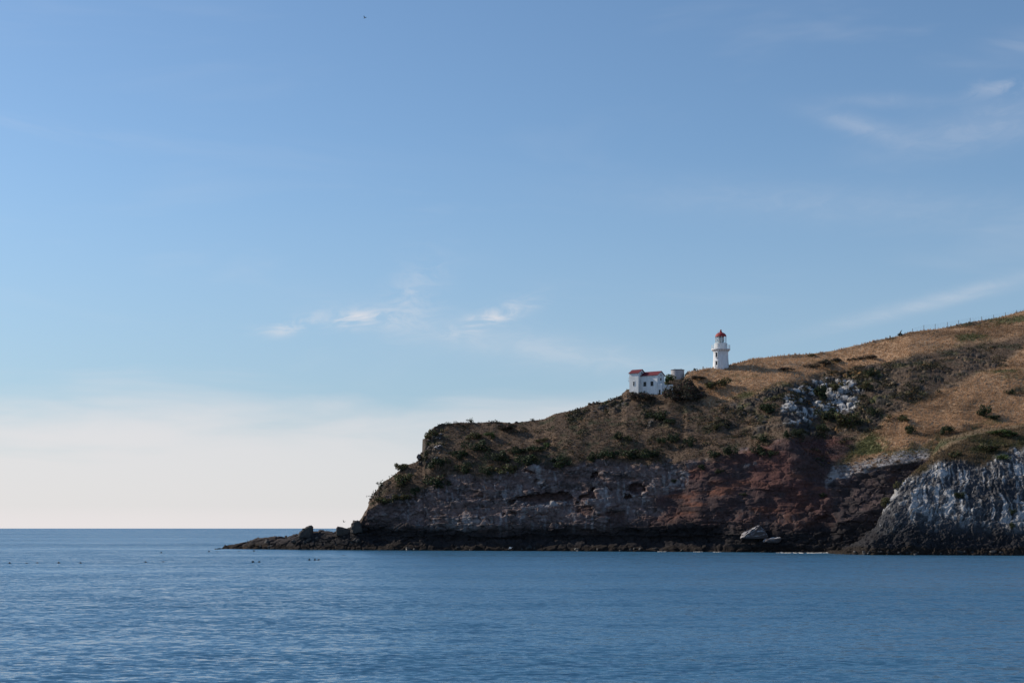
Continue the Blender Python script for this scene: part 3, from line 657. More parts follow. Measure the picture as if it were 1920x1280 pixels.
boulder('leaning_rock', 668, 992, 'dark upright rock leaning against the foot of the left cliff end', [(-1.5,-1),(-1.5,1.2),(-.9,2.7),(.3,2.9),(1.4,2.2),(2.0,-1)], 3.2, MAT_ROCK, 443)
boulder('guano_boulder', 1417, 998, 'large boulder with a white guano cap at the foot of the red cliff', [(-4.6,-1.5),(-3.6,-.2),(-1.6,.9),(.4,1.9),(.9,2.0),(1.6,1.3),(2.8,-.2),(3.4,-1.5)], 3.0, MAT_GUANO, 449, dy=-1.0)
boulder('guano_slab', 1446, 1012, 'flat white slab of rock just above the waterline below the red cliff', [(-2.8,-.5),(-2.0,.35),(.2,.7),(2.0,.8),(2.2,.4),(1.4,-.6)], 2.8, MAT_GUANO, 453, dy=-2.0)

# ------------------------------------------------------------------ shrubs
def shrub_meshes(seed, n_leaf, lobes, tall, tint):
    rg = np.random.default_rng(seed)
    cs = rg.normal(size=(lobes, 3))*np.array([0.31, 0.31, 0.15*tall]) + np.array([0, 0, 0.42*tall]); rs = rg.uniform(0.14, 0.36, lobes)
    k = rg.integers(0, lobes, n_leaf); d_ = rg.normal(size=(n_leaf, 3)); d_ /= np.linalg.norm(d_, axis=1, keepdims=True)
    rad = rs[k]*rg.uniform(0.45, 1.08, n_leaf)**0.6
    p = cs[k] + d_*rad[:, None]*np.array([1, 1, 0.85]); p[:, 2] = np.maximum(p[:, 2], 0.02)
    a = rg.normal(size=(n_leaf, 3)); a /= np.linalg.norm(a, axis=1, keepdims=True); b_ = np.cross(a, d_ + 0.3*rg.normal(size=(n_leaf, 3))); b_ /= np.linalg.norm(b_, axis=1, keepdims=True)
    s = rg.uniform(0.035, 0.075, n_leaf)[:, None]
    vv = np.stack([p - a*s, p + b_*s*0.7, p + a*s*1.2, p - b_*s*0.7], 1).reshape(-1, 3)
    base = np.array(tint)*rg.uniform(0.6, 1.5, (n_leaf, 1))*(1 + 0.15*rg.normal(size=(n_leaf, 3)))
    me = np_mesh('crown', vv, np.arange(len(vv)).reshape(-1, 4), colors=np.clip(np.repeat(base, 4, 0), 0.008, 0.4), smooth=False); me.materials.append(MAT_LEAF)
    mb = MB()
    for c in cs[:5]: mb.tube((0.05*rg.normal(), 0.05*rg.normal(), -0.18), tuple(c), 0.035, 5, 0.012)
    bmesh.ops.recalc_face_normals(mb.bm, faces=mb.bm.faces[:]); ms = bpy.data.meshes.new('trunk'); mb.bm.to_mesh(ms); mb.bm.free(); ms.materials.append(MAT_STEM)
    return me, ms
DG, OG, BG, YG = (0.040, 0.050, 0.024), (0.090, 0.082, 0.038), (0.068, 0.055, 0.040), (0.070, 0.095, 0.032)
KIND = {'d': [shrub_meshes(500+k, 1100, 9, 1.0, DG) for k in range(4)], 'o': [shrub_meshes(520+k, 1000, 9, 0.95, OG) for k in range(3)],
        'b': [shrub_meshes(540+k, 900, 10, 0.8, BG) for k in range(3)], 'y': [shrub_meshes(560+k, 900, 8, 0.9, YG) for k in range(2)],
        't': [shrub_meshes(580+k, 260, 9, 1.0, DG) for k in range(2)]}
def shrub(px, py, w, h, kind, label, group='shrubs on the headland', name='shrub', fn=surf):
    """px,py: where the middle of it shows; w,h: its spread"""
    p = fn(px, py + h*0.42); Yd = p.y; k = Yd/F
    root = empty(name, p, random.uniform(0, 6.28)); tag(root, label, 'shrub', group)
    q_ = random.uniform(.8, 1.05); root.scale = (w*k*1.12*q_, w*k*1.0*q_, h*k*random.uniform(1.0, 1.35))
    crown, trunk = random.choice(KIND[kind])
    link(bpy.data.objects.new('crown', crown), root); link(bpy.data.objects.new('trunk', trunk), root)
    return root
SHR = [
 (1200,744,26,18,'b','low dark brown shrub at the foot of the house tower'),
 (1222,742,26,18,'b','low dark brown shrub under the two house windows'),
 (1255,713,22,20,'y','bright green bush between the house and the round tank'),
 (1264,735,34,28,'b','dark brown bush directly below the right corner of the house'),
 (1286,727,34,26,'b','dark bush in front of the round concrete tank'),
 (1296,738,40,30,'b','lowest and rightmost dark bush of the thicket below the tank'),
 (1272,744,36,22,'b','bottom dark bush of the thicket below the house'),
 (1348,721,33,20,'o','round green bush alone in dry grass below the lighthouse'),
 (1236,779,26,18,'d','dark bush among rocks straight below the house'),
 (1256,790,18,14,'d','small dark bush right of the rocks below the house'),
 (1240,826,18,20,'d','dark bush on the mid slope, leftmost of three below the house'),
 (1264,823,16,18,'d','dark bush on the mid slope, middle of three below the house'),
 (1293,828,14,20,'d','dark bush on the mid slope, rightmost of three below the house'),
 (1213,850,34,20,'d','wide dark bush at the edge above the purple cliff, below the house'),
 (1180,853,34,18,'d','long dark bush on the cliff edge above the small round cave'),
 (1138,853,26,24,'d','tall dark bush on the cliff edge above the upper arched cave'),
 (1112,858,18,16,'d','dark bush just left of the tall one above the arched cave'),
 (1160,818,12,14,'d','small dark bush on the brown slope above the cliff edge bushes'),
 (1176,821,13,12,'o','small olive bush beside the small dark one on the brown slope'),
 (1050,866,32,22,'d','dark round bush at the cliff edge above the long cave'),
 (1026,836,16,12,'y','bright green small bush in the middle of the brown slope'),
 (1002,843,26,14,'d','flat dark bush left of the bright green small bush'),
 (988,864,36,22,'d','large dark bush over the pale notch at the cliff edge'),
 (968,845,24,12,'d','flat dark bush, left one of the pair on the middle slope'),
 (955,879,30,20,'o','olive bush at the cliff edge left of the pale notch'),
 (935,857,28,24,'d','dark round bush on the slope left of the large cliff edge bush'),
 (913,884,22,16,'d','small dark bush on the lower slope above the purple scree'),
 (895,838,36,24,'d','widest dark bush on the left part of the slope'),
 (873,878,22,20,'d','dark bush on the lower left slope above purple scree'),
 (861,851,28,20,'d','dark bush left of the widest one on the left slope'),
 (920,817,18,12,'y','small green bush high on the left slope'),
 (890,815,30,16,'o','olive scrub under the left skyline of the slope'),
 (945,801,40,10,'b','low brown scrub strip under the skyline'),
 (1016,825,18,10,'o','small olive scrub near the middle skyline'),
 (820,866,30,28,'d','dark bush in the gully below the vertical rock step'),
 (818,904,34,24,'d','dark bush on the edge above the purple scree at far left'),
 (810,812,22,18,'o','olive bush on the corner of the skyline cliff'),
 (852,793,22,8,'t','low twiggy bush on the left skyline'),
 (880,790,17,9,'t','thin twiggy bush sticking up from the left skyline'),
 (928,790,10,6,'t','tiny twiggy bush on the skyline rocks'),
 (998,787,9,5,'t','tiny twiggy bush on the skyline where the slope steepens'),
 (797,846,10,8,'t','twig bush jutting from the vertical rock step'),
 (752,876,20,18,'o','olive bush on the outline below the vertical rock step'),
 (756,900,30,28,'o','large olive bush on the left end slope'),
 (712,908,14,16,'t','twiggy bush standing out against the sky at the left end'),
 (697,926,8,8,'t','smallest twig bush on the left outline'),
 (779,921,18,16,'d','dark bush right of the low olive scrub at the left end'),
 (757,930,30,14,'o','low olive scrub along the edge at the left end'),
 (722,938,44,14,'o','long olive scrub mat at the far left end'),
 (1370,846,22,18,'d','dark bush at the top edge of the red earth cliff'),
 (1341,852,20,14,'d','brownish dark bush left on the red cliff edge'),
 (1420,845,22,16,'d','dark bush on the red earth near its top'),
 (1445,851,16,14,'d','small dark bush right of the other on the red earth'),
 (1317,875,14,12,'d','small dark round bush on the purple part left of the red earth'),
 (1348,883,9,8,'d','very small bush low on the red earth'),
 (1394,926,9,7,'d','tiny dark bush in the lower red cliff'),
 (1541,927,11,9,'d','tiny dark bush at the right edge of the red cliff'),
 (1265,901,8,7,'d','tiny dark bush on the pale patch of cliff'),
 (1430,821,26,14,'d','dark scrub above the red earth below the rocky slope'),
 (1478,814,14,16,'d','dark bush below the white outcrop, left of a similar one'),
 (1494,811,14,14,'d','dark bush below the white outcrop, right of a similar one'),
 (1541,804,20,14,'d','dark bush below the middle of the white outcrop'),
 (1440,764,28,24,'d','dark bush on the rocks left of the white outcrop'),
 (1343,799,18,14,'o','olive bush on the rocky slope below the round green bush'),
 (1540,736,24,30,'d','dark bush growing in the middle of the white outcrop'),
 (1566,724,22,16,'o','olive bush in the upper white outcrop'),
 (1552,778,34,24,'d','large dark bush at the lower edge of the white outcrop'),
 (1588,786,34,32,'o','large olive bush right below the white outcrop'),
 (1634,771,14,13,'d','small dark bush right of the large olive bush'),
 (1632,698,20,14,'d','dark green bush at the upper right of the white outcrop'),
 (1622,725,18,18,'o','olive bush on the rocks right of the white outcrop'),
 (1692,783,22,14,'o','low green bush in grass right of the rocky band'),
 (1706,806,18,16,'d','dark green bush on the grass above the pale scree'),
 (1775,806,20,22,'d','dark bush on a stalk at the edge of the spur'),
 (1847,772,22,20,'d','wind shaped small dark tree on the right grass slope'),
 (1862,782,20,10,'d','low dark bush under the wind shaped tree'),
 (1895,734,12,12,'d','small dark bush near the right border'),
 (1520,685,22,10,'b','left end of the dark scrub bank on the grass'),
 (1545,680,28,11,'b','middle of the dark scrub bank on the grass'),
 (1570,675,24,10,'b','right end of the dark scrub bank on the grass'),
 (1601,672,20,9,'b','short dark scrub clump right of the scrub bank'),
 (1633,669,24,8,'b','thin dark scrub strip high on the grass'),
 (1524,666,12,6,'o','small olive tuft on the grass skyline right of the lighthouse'),
 (1468,692,24,7,'b','low dark scrub in grass right of the lighthouse'),
 (1312,709,26,7,'b','low dark scrub between the tank and the lighthouse'),
 (1303,693,5,5,'d','tiny bush on the skyline left of the lighthouse'),
]
for a in SHR: shrub(*a)
for a in [(1797,925,14,14,'d','dark bush in a hollow of the white spur rock'),(1662,937,16,22,'o','olive bush low on the left edge of the spur'),(1685,905,14,16,'o','olive bush higher on the left edge of the spur'),
          (1898,960,12,12,'d','small dark bush low on the white spur near the right border'),(1896,985,10,12,'d','lowest small bush on the white spur near the right border'),(1885,812,40,14,'y','green scrub on top of the spur near the right border'),
          (1850,838,40,16,'o','olive scrub on the brow of the spur'),(1880,856,22,12,'y','green tuft hanging over the white spur rock'),(1795,850,22,14,'o','olive scrub on the upper left brow of the spur')]:
    shrub(*a, fn=surf2)
# bent plant on the skyline
p = surf(1688, 629); root = empty('bent_shrub', p); tag(root, 'small dark bent shrub on the skyline at the lower end of the fence', 'shrub')
mb = MB(); pts = [(-.55,0,-.2),(-.35,0,.5),(-.05,0,1.0),(.15,0,1.55),(.55,0,2.0)]; rr = [.22,.30,.26,.16,.03]
for k in range(4): mb.tube(pts[k], pts[k+1], rr[k], 7, rr[k+1])
mb.build('trunk', MAT_STEM, root)
cr = bpy.data.objects.new('crown', KIND['d'][1][0]); cr.scale = (1.5, 1.2, 1.2); cr.location = (-.2, 0, -.1); link(cr, root)

# ------------------------------------------------------------------ lighthouse
LY = surf(1351, 690).y + 1.0
gz0 = P(1351.5, 691, LY)
LH = empty('lighthouse', gz0); tag(LH, 'round white lighthouse tower with red dome and balcony on the grassy ridge', 'lighthouse')
u = LY/F                       # metres for one photo pixel there
def zpx(y): return (691 - y)*u
mb = MB(); rb, rt = 14.9*u, 13.6*u
mb.lathe([(rb*1.0, -2.5), (rb, 0), (rb*0.985, zpx(682)), (rt*1.02, zpx(668)), (rt, zpx(661)), (rt*1.03, zpx(660.4)), (rt*1.03, zpx(659.6))], 40)
tower = mb.build('tower', MAT_TOWER, LH, True)
mb = MB(); mb.lathe([(rt*1.0, zpx(660.0)), (rt*1.06, zpx(658.8)), (rt*1.18, zpx(657)), (rt*1.24, zpx(656.4))], 40); mb.build('corbel', MAT_TOWER, LH, True)
mb = MB(); mb.lathe([(17.0*u, zpx(656.5)), (17.6*u, zpx(656.2)), (17.6*u, zpx(654.4)), (17.2*u, zpx(654.2))], 40); mb.build('gallery_deck', MAT_TOWER, LH, True)
for k in range(20):
    a = 2*math.pi*k/20; c_, s_ = math.cos(a), math.sin(a); mb = MB()
    mb.poly([(rt*1.02*c_-.09*s_, rt*1.02*s_+.09*c_, zpx(660)), (rt*1.02*c_+.09*s_, rt*1.02*s_-.09*c_, zpx(660)), (16.6*u*c_+.09*s_, 16.6*u*s_-.09*c_, zpx(656.6)), (16.6*u*c_-.09*s_, 16.6*u*s_+.09*c_, zpx(656.6)),
             (rt*1.02*c_-.09*s_, rt*1.02*s_+.09*c_, zpx(656.6)), (rt*1.02*c_+.09*s_, rt*1.02*s_-.09*c_, zpx(656.6))], [(0,1,2,3), (3,2,5,4), (0,3,4), (1,5,2), (0,4,5,1)])
    mb.build('bracket', MAT_RUST, LH)
mb = MB()
for z in (648.0, 650.2, 652.3): mb.ring(17.1*u, 0.03, zpx(z), 40, 5)
rail = mb.build('gallery_railing', MAT_TRIM, LH)
for k in range(20):
    a = 2*math.pi*(k+.5)/20; MB().tube((17.1*u*math.cos(a), 17.1*u*math.sin(a), zpx(654.3)), (17.1*u*math.cos(a), 17.1*u*math.sin(a), zpx(646.6)), 0.045, 6).build('railing_post', MAT_TRIM, rail)
mb = MB(); mb.lathe([(11.9*u, zpx(654.3)), (11.9*u, zpx(645)), (12.3*u, zpx(644.8)), (12.3*u, zpx(643.9)), (10.4*u, zpx(643.6))], 36); mb.build('lantern_base', MAT_WHITE, LH, True)
# lantern: glazing bars, panes, lens
NP = 12; rl = 9.9*u; z0, z1 = zpx(643.7), zpx(630.6); mb = MB()
for k in range(NP):
    a = 2*math.pi*k/NP; mb.tube((rl*math.cos(a), rl*math.sin(a), z0), (rl*math.cos(a), rl*math.sin(a), z1), 0.085, 6)
for z in (z0+0.05, (z0+z1)/2, z1-0.05):
    for k in range(NP):
        a, b_ = 2*math.pi*k/NP, 2*math.pi*(k+1)/NP; mb.tube((rl*math.cos(a), rl*math.sin(a), z), (rl*math.cos(b_), rl*math.sin(b_), z), 0.045, 5)
lant = mb.build('lantern', MAT_TRIM, LH)
for k in range(NP):
    a, b_ = 2*math.pi*k/NP, 2*math.pi*(k+1)/NP; rp = rl*0.995
    for za, zb in ((z0+.08, (z0+z1)/2-.04), ((z0+z1)/2+.04, z1-.08)):
        MB().poly([(rp*math.cos(a), rp*math.sin(a), za), (rp*math.cos(b_), rp*math.sin(b_), za), (rp*math.cos(b_), rp*math.sin(b_), zb), (rp*math.cos(a), rp*math.sin(a), zb)], [(0,1,2,3)]).build('pane', MAT_GLASS, lant)
mb = MB(); mb.lathe([(0.50, z0), (0.6, z0+.3), (1.1, z0+.5), (1.3, (z0+z1)/2), (1.1, z1-.5), (0.5, z1-.2)], 20); mb.build('lens', MAT_TRIM, LH, True)
mb = MB(); rd = 10.3*u; zd = zpx(630.9); hd = zpx(623.6)-zd
mb.lathe([(rd*1.03, zd-.08), (rd*1.03, zd+.06)] + [(rd*math.cos(t_), zd+.1+hd*math.sin(t_)) for t_ in np.linspace(0.02, 1.36, 10)], 36); dome = mb.build('dome', MAT_DOME, LH, True)
mb = MB(); zt = zpx(624.2); mb.lathe([(2.5*u, zt-.1), (2.1*u, zt+.25), (2.5*u, zt+.3), (2.5*u, zt+.55), (1.2*u, zt+.62), (.5*u, zt+.7)], 16); mb.build('ventilator', MAT_DOME, dome, True)
mb = MB(); mb.lathe([(1.65*u*math.sin(t_), zpx(619.3)-1.65*u*math.cos(t_)) for t_ in np.linspace(0.05, 3.09, 10)], 14); mb.build('ball_finial', MAT_DOME, dome, True)
MB().tube((-5.9*u, -1.0, zpx(627)), (-5.9*u, -1.0, zpx(621.3)), 0.05, 5).build('lightning_rod', MAT_DARKMETAL, dome)
def wall_frame(theta, r):   # local frame on the tower wall
    return Vector((math.sin(theta)*r, -math.cos(theta)*r, 0)), Vector((math.cos(theta), math.sin(theta), 0)), Vector((math.sin(theta), -math.cos(theta), 0))
for (y0_, y1_) in ((670.4, 662.0), (688.3, 678.2)):
    th = -math.asin(9.2/14.2); c0, tx, nn_ = wall_frame(th, 14.15*u)
    def pt(a, z, o_): return tuple(c0 + tx*a + nn_*o_ + Vector((0, 0, z)))
    za, zb = zpx(y0_), zpx(y1_)
    def slab(a0, a1, za_, zb_, o0, o1, mb):
        mb.poly([pt(a0,za_,o0),pt(a1,za_,o0),pt(a1,zb_,o0),pt(a0,zb_,o0),pt(a0,za_,o1),pt(a1,za_,o1),pt(a1,zb_,o1),pt(a0,zb_,o1)], [(3,2,1,0),(4,5,6,7),(0,1,5,4),(1,2,6,5),(2,3,7,6),(3,0,4,7)])
    mb = MB(); slab(-.30, .30, za, zb, -.3, .10, mb); wdw = mb.build('window', MAT_PANE, LH)
    mb = MB()
    for k in range(6):          # toothed quoins beside the opening
        zq = za + (zb-za)*k/6; ww = .62 if k % 2 else .45
        slab(-ww, -.30, zq, zq+(zb-za)/6-.05, -.2, .16, mb); slab(.30, ww, zq, zq+(zb-za)/6-.05, -.2, .16, mb)
    slab(-.62, .62, zb, zb+.22, -.2, .20, mb); slab(-.55, .55, za-.16, za, -.2, .22, mb); mb.build('quoin', MAT_TOWER, wdw)

# ------------------------------------------------------------------ signal house
HY = surf(1215, 735).y + 1.0
hp = P(1180, 737, HY)
house = empty('signal_house', hp, R(-35)); tag(house, 'white house with dark red roofs and a taller left wing on the cliff shoulder', 'house')
def gable(mb, x0, x1, y0, y1, z0, ze, zr):
    ym = (y0+y1)/2
    mb.poly([(x0,y0,z0),(x1,y0,z0),(x1,y1,z0),(x0,y1,z0),(x0,y0,ze),(x1,y0,ze),(x1,y1,ze),(x0,y1,ze),(x0,ym,zr),(x1,ym,zr)],
            [(3,2,1,0),(0,1,5,4),(2,3,7,6),(1,2,6,9,5),(3,0,4,8,7),(4,5,9,8),(6,7,8,9)])
def roof(mb, x0, x1, y0, y1, ze, zr, ov=0.35, th=0.12):
    ym = (y0+y1)/2; k = (zr-ze)/(ym-y0)
    for s_, ya in ((1, y0-ov), (-1, y1+ov)):
        zl = ze - ov*k
        q_ = [(x0-ov, ya, zl+.03), (x1+ov, ya, zl+.03), (x1+ov, ym, zr+.03), (x0-ov, ym, zr+.03)]
        mb.poly(q_ + [(a, b_, c+th) for a, b_, c in q_], [(0,1,2,3),(4,5,6,7),(0,1,5,4),(1,2,6,5),(2,3,7,6),(3,0,4,7)])
TW, TD, WL, WD, SB = 3.45, 4.4, 6.3, 4.7, 1.5
mb = MB(); gable(mb, 0, TW, 0, TD, -3.0, 6.55, 7.75); tw = mb.build('wall', MAT_WHITE, house); tw['label'] = 'taller left wing wall'
mb = MB(); gable(mb, TW+.01, TW+WL, SB, SB+WD, -3.0, 5.65, 6.95); wg = mb.build('wall', MAT_WHITE, house); wg['label'] = 'long low wing wall'
mb = MB(); roof(mb, 0, TW, 0, TD, 6.55, 7.75, .3); mb.build('roof', MAT_ROOF, house)
mb = MB(); roof(mb, TW+.35, TW+WL, SB, SB+WD, 5.65, 6.95, .3); mb.build('roof', MAT_ROOF, house)
def hwin(xa, xb, za, zb, y, par, axis='x', mull=True):
    """window set in a wall: frame proud of the wall, dark pane inside it"""
    fr_ = MB(); pn = MB(); w_ = 0.09
    if axis == 'x':
        for (a, b_, c, d_) in ((xa-w_, xa, za-w_, zb+w_), (xb, xb+w_, za-w_, zb+w_), (xa, xb, za-w_, za), (xa, xb, zb, zb+w_)): fr_.box(a, b_, y-.07, y+.05, c, d_)
        if mull: fr_.box((xa+xb)/2-.03, (xa+xb)/2+.03, y-.05, y+.05, za, zb); fr_.box(xa, (xa+xb)/2-.03, y-.05, y+.05, (za+zb)/2-.03, (za+zb)/2+.03); fr_.box((xa+xb)/2+.03, xb, y-.05, y+.05, (za+zb)/2-.03, (za+zb)/2+.03)
        pn.box(xa, xb, y-.02, y+.03, za, zb)
    else:
        for (a, b_, c, d_) in ((xa-w_, xa, za-w_, zb+w_), (xb, xb+w_, za-w_, zb+w_), (xa, xb, za-w_, za), (xa, xb, zb, zb+w_)): fr_.box(y-.05, y+.07, a, b_, c, d_)
        pn.box(y-.03, y+.02, xa, xb, za, zb)
    f_ = fr_.build('window', MAT_TRIM, par); pn.build('pane', MAT_PANE, f_)
hwin(1.5, 2.0, 2.35, 3.75, 0, house, mull=False)
hwin(TW+1.05, TW+2.15, 2.1, 3.6, SB, house, mull=False); hwin(TW+3.75, TW+4.8, 2.1, 3.6, SB, house, mull=False)
hwin(SB+1.75, SB+2.65, 3.95, 4.75, TW+WL, house, 'y'); hwin(SB+2.1, SB+2.5, 5.35, 6.05, TW+WL, house, 'y')
hwin(TD/2-.28, TD/2+.28, 5.95, 6.95, TW, house, 'y')
mb = MB(); mb.box(-0.75, -.003, .5, 2.2, 3.95, 4.1); bal = mb.build('balcony', MAT_GREYMETAL, house)
mb = MB()
for (xx, yy) in ((-.72,.53),(-.72,1.35),(-.72,2.17),(-.05,.53),(-.05,2.17)): mb.tube((xx,yy,4.1),(xx,yy,5.2),.03,5)
for zz in (4.65, 5.2): mb.tube((-.72,.53,zz),(-.72,2.17,zz),.03,5); mb.tube((-.72,.53,zz),(-.05,.53,zz),.03,5); mb.tube((-.72,2.17,zz),(-.05,2.17,zz),.03,5)
mb.build('railing', MAT_GREYMETAL, bal)
# porch block and low yard wall at the right-hand end
mb = MB(); x0 = TW+WL+.004; mb.box(x0, x0+1.5, SB+.2, SB+2.6, -3.0, 2.65); por = mb.build('porch', MAT_WHITE, house)
mb = MB(); mb.box(x0+.45, x0+1.05, SB+.15, SB+.24, -1.2, .75); mb.build('door', MAT_PANE, por)
mb = MB(); mb.box(x0+1.504, x0+4.6, SB+1.9, SB+2.15, -3.0, 2.35); mb.box(x0+1.504, x0+2.6, SB+1.2, SB+1.9, -3, 1.6); mb.build('yard_wall', MAT_WHITE, house)

# ------------------------------------------------------------------ water tank
tY = surf(1270, 706).y + 3.0; tp = P(1270.5, 709, tY); k = tY/F
tank = empty('water_tank', tp); tag(tank, 'round grey concrete water tank with a dark rim right of the house', 'tank')
mb = MB(); mb.lathe([(12.2*k, -2.0), (12.2*k, 0), (12.4*k, 14.6*k)], 36); mb.build('drum', MAT_CONC, tank, True)
mb = MB(); mb.lathe([(12.9*k, 14.65*k), (12.9*k, 15.6*k), (11.8*k, 15.9*k)], 36); lid = mb.build('lid', MAT_DARKMETAL, tank, True)
for xx in (-5.8, 5.7): MB().tube((xx*k, -1.2, 15.7*k), (xx*k, -1.2, 17.6*k), .11, 6).build('vent_pipe', MAT_GREYMETAL, lid)

# ------------------------------------------------------------------ fence along the ridge
FP = [(1710.8,616),(1732.2,609.3),(1753.4,607.2),(1776.2,603.7),(1797.4,600.2),(1819,596),(1840.5,593.2),(1863,590),(1885,585.6),(1905.8,581),(1927,576),(1949,570.5)]
tops = [P(x_, y_, surf(x_, ip(x_, CREST)).y + 1.5) for x_, y_ in FP]
fence = empty('wire_fence', tops[0] - Vector((0, 0, 1.9))); tag(fence, 'thin post and wire fence along the skyline of the grassy ridge', 'fence')
org = fence.location
for t_ in tops: MB().tube(tuple(t_ - org - Vector((0, 0, 2.6))), tuple(t_ - org), 0.08, 6).build('post', MAT_WOOD, fence)
for hgt in (0.12, 0.5, 0.9, 1.3):
    mb = MB()
    for a, b_ in zip(tops, tops[1:]): mb.tube(tuple(a - org - Vector((0, 0, hgt))), tuple(b_ - org - Vector((0, 0, hgt))), 0.014, 4)
    mb.build('wire', MAT_GREYMETAL, fence)
def marker(px, py, h, lab):
    p = surf(px, py); r_ = empty('marker_post', p); tag(r_, lab, 'post'); MB().tube((0,0,-.4), (0,0,h), .16, 7).build('post', MAT_WOOD, r_); MB().tube((0,0,h), (0,0,h+.12), .19, 7, .06).build('cap', MAT_GREYMETAL, r_)
marker(1318.5, 692, 0.85, 'short dark post on the skyline just left of the lighthouse')
marker(1668.5, 634, 0.7, 'short dark post on the skyline below the fence end')

# ------------------------------------------------------------------ surf and shingle at the foot of the cliff
def strip(name, pts, mat, seed, w0):
    rg = np.random.default_rng(seed); vs = []; n_ = 60; wv = np.convolve(rg.uniform(0.02, 1.25, n_+9), np.ones(5)/5, 'same')[4:]*sstep(.35, .75, np.convolve(rg.uniform(0, 1.2, n_+9), np.ones(4)/4, 'same')[4:]) + .03
    for i in range(n_+1):
        x_ = pts[0][0] + (pts[-1][0]-pts[0][0])*i/n_; yt = np.interp(x_, [p_[0] for p_ in pts], [p_[1] for p_ in pts]); th = np.interp(x_, [p_[0] for p_ in pts], [p_[2] for p_ in pts])
        for q_ in range(4):
            yp = yt + th*(q_/3.0)*wv[i] + rg.normal()*0.10*th*(q_ in (0, 3)); Yd = (H-0.04)*F/(yp-HOR); zz = 0.03 + 0.16*(q_ in (1, 2))*rg.uniform(.5, 1) + w0*(3-q_)/3
            vs.append(((x_-960)/F*Yd, Yd, zz))
    fs_ = [(i*4+j, i*4+j+1, i*4+j+5, i*4+j+4) for i in range(n_) for j in range(3)]
    me = np_mesh(name, vs, fs_); me.materials.append(mat); return link(bpy.data.objects.new(name, me))
MAT_SAND = plain('pale shell sand', (0.60, 0.55, 0.48), 0.9, scale=0.6)
b1 = strip('beach', [(1440,1034.6,0.6),(1480,1033.6,2.0),(1530,1033.0,3.2),(1572,1033.0,4.2)], MAT_SAND, 3, 0.9); b1['kind'] = 'structure'
for i, (xa, xb, y_, th) in enumerate([(1372,1412,1033.9,0.8),(1415,1440,1034.3,.7),(1337,1352,1034.4,.6),(1455,1566,1036.0,.8),(1232,1250,1033.8,.5),(1300,1318,1034.2,.4)]):
    o = strip('surf', [(xa,y_,.1),((xa+xb)/2,y_,th),(xb,y_,.1)], MAT_FOAM, 20+i, 0.0)
    tag(o, 'white line of surf foam along the foot of the cliff', 'surf', kind='stuff')

# ------------------------------------------------------------------ birds
def bird_mesh(up, fold, mat):
    """one continuous body: tapered body, neck, tail and two bent wings"""
    mb = MB(); prof = [(-.42,.015,0),(-.30,.06,0),(-.1,.10,0),(.1,.095,0),(.24,.05,.02),(.36,.035,.04),(.43,.045,.05),(.48,.03,.05),(.56,.008,.045)]
    rings = []
    for x_, r_, z_ in prof: rings.append([mb.bm.verts.new((x_, r_*math.cos(2*math.pi*i/8), z_+r_*math.sin(2*math.pi*i/8)*.85)) for i in range(8)])
    for a, b_ in zip(rings, rings[1:]):
        for i in range(8): mb.bm.faces.new((a[i], a[(i+1)%8], b_[(i+1)%8], b_[i]))
    mb.bm.faces.new(rings[0][::-1]); mb.bm.faces.new(rings[-1])
    mb.poly([(-.38,-.03,.0),(-.38,.03,.0),(-.62,.08,.0),(-.62,-.08,.0),(-.5,0,.03)], [(0,1,4),(1,2,4),(2,3,4),(3,0,4),(3,2,1,0)])
    for s_ in (-1, 1):
        e = (.06, s_*.30, .05+.30*math.sin(up)); t_ = (-.06, s_*(.30+.32*math.cos(fold)), e[2]+.32*math.sin(fold))
        top = [(.16,s_*.07,.05),(-.12,s_*.07,.05),(e[0]-.17,e[1],e[2]),(e[0]+.10,e[1],e[2]),(t_[0],t_[1],t_[2])]
        bot = [(a,b_,c-.03) for a,b_,c in top]
        mb.poly(top+bot, [(0,1,2,3),(3,2,4),(5,8,7,6),(8,9,7),(0,3,8,5),(1,6,7,2),(2,7,9,4),(3,4,9,8),(0,5,6,1)])
    bmesh.ops.recalc_face_normals(mb.bm, faces=mb.bm.faces[:]); me = bpy.data.meshes.new('seabird'); mb.bm.to_mesh(me); mb.bm.free(); me.materials.append(mat); return me
BM = [bird_mesh(.7, -.5, MAT_BIRD), bird_mesh(.2, -.7, MAT_BIRD), bird_mesh(.9, .6, MAT_BIRD), bird_mesh(.1, -.2, MAT_BIRD)]
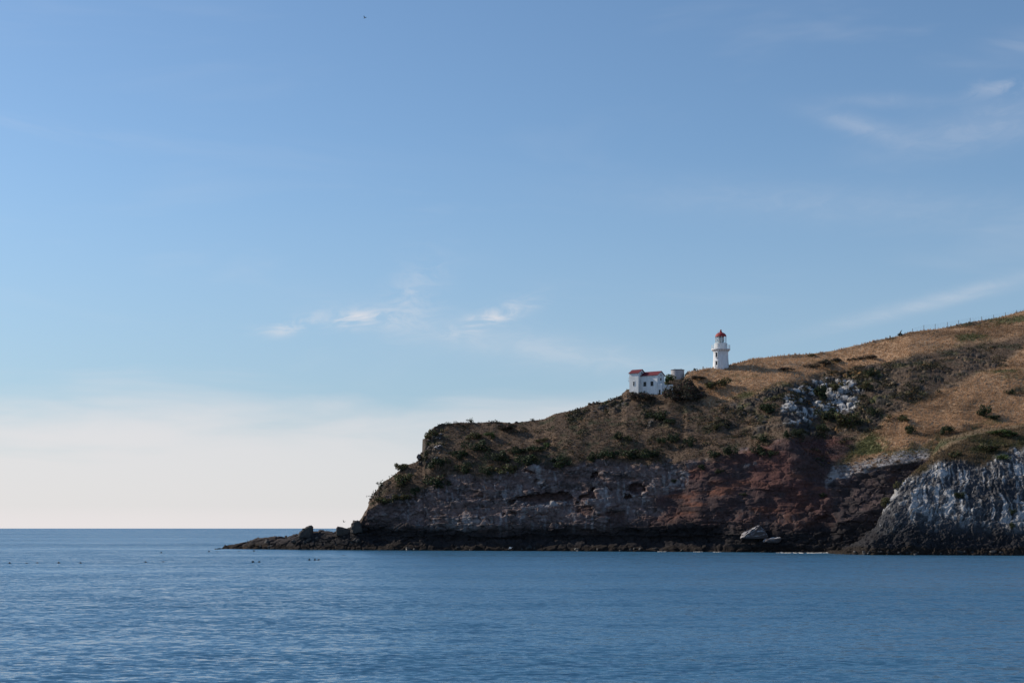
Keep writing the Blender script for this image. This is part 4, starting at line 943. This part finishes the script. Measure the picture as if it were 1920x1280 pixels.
BIRDS = [(18,1055.6,0,'first dark bird from the left border, skimming the water'),(50,1055,3,'second dark bird from the left border, skimming the water'),(70,1054.5,1,'third dark bird from the left border, skimming the water'),
 (110,1055,0,'fourth dark bird from the left border, skimming the water'),(151,1055,0,'fifth dark bird from the left border, skimming the water'),(273,1053.4,0,'sixth dark bird of the low line, right of the wide gap'),(306,1052.6,3,'faint last bird of the low line over the water'),
 (270,1016,2,'dark bird flying just under the horizon left of the ledge tip'),(302,1036,2,'dark bird banking over the water between horizon and low line'),(363,1020.7,1,'dark bird nearest the tip of the ledge under the horizon'),
 (392,1034,2,'left bird of two just off the ledge tip'),(407,1034,3,'right bird of two just off the ledge tip'),(448,1033,3,'dark bird low under the tip of the rock ledge'),(476,1033,2,'dark bird low under the ledge, right of another'),
 (474,1053.7,2,'left bird of the pair below the ledge'),(486,1053.4,0,'right bird of the pair below the ledge'),(580,1049.6,2,'left bird of the trio below the ledge'),(590.6,1049.6,2,'middle bird of the trio below the ledge'),(597.5,1049.3,0,'right bird of the trio below the ledge'),
 (644,1041,3,'single dark bird low over the water near the dark kelp patch')]
for x_, y_, k_, lab in BIRDS:
    Yd = H*F/(y_+3-HOR); o = link(bpy.data.objects.new('seabird', BM[k_])); o.location = P(x_, y_, Yd*0.985); o.scale = (0.82,)*3
    o.rotation_euler = (random.uniform(-.2, .2), random.uniform(-.15, .15), random.choice((0.3, -0.4, 0.6, 3.4))); tag(o, lab, 'bird', 'dark seabirds flying over the sea')
for x_, y_, Yd, k_, lab in ((645,978,440,2,'dark bird flying above the rock ledge against the pale sky'),(684,34,420,2,'tiny dark bird high in the blue sky')):
    o = link(bpy.data.objects.new('seabird', BM[k_])); o.location = P(x_, y_, Yd); o.rotation_euler = (.4, .2, 2.4); tag(o, lab, 'bird', 'dark seabirds flying over the sea')
gm = bird_mesh(.5, -.4, MAT_GULL); o = link(bpy.data.objects.new('gull', gm)); o.location = P(957, 1027, 448); o.scale = (1.3,)*3; o.rotation_euler = (.3, -.3, .4); tag(o, 'white gull in front of the dark cliff foot above the water', 'bird')
print('objects', len(bpy.data.objects))
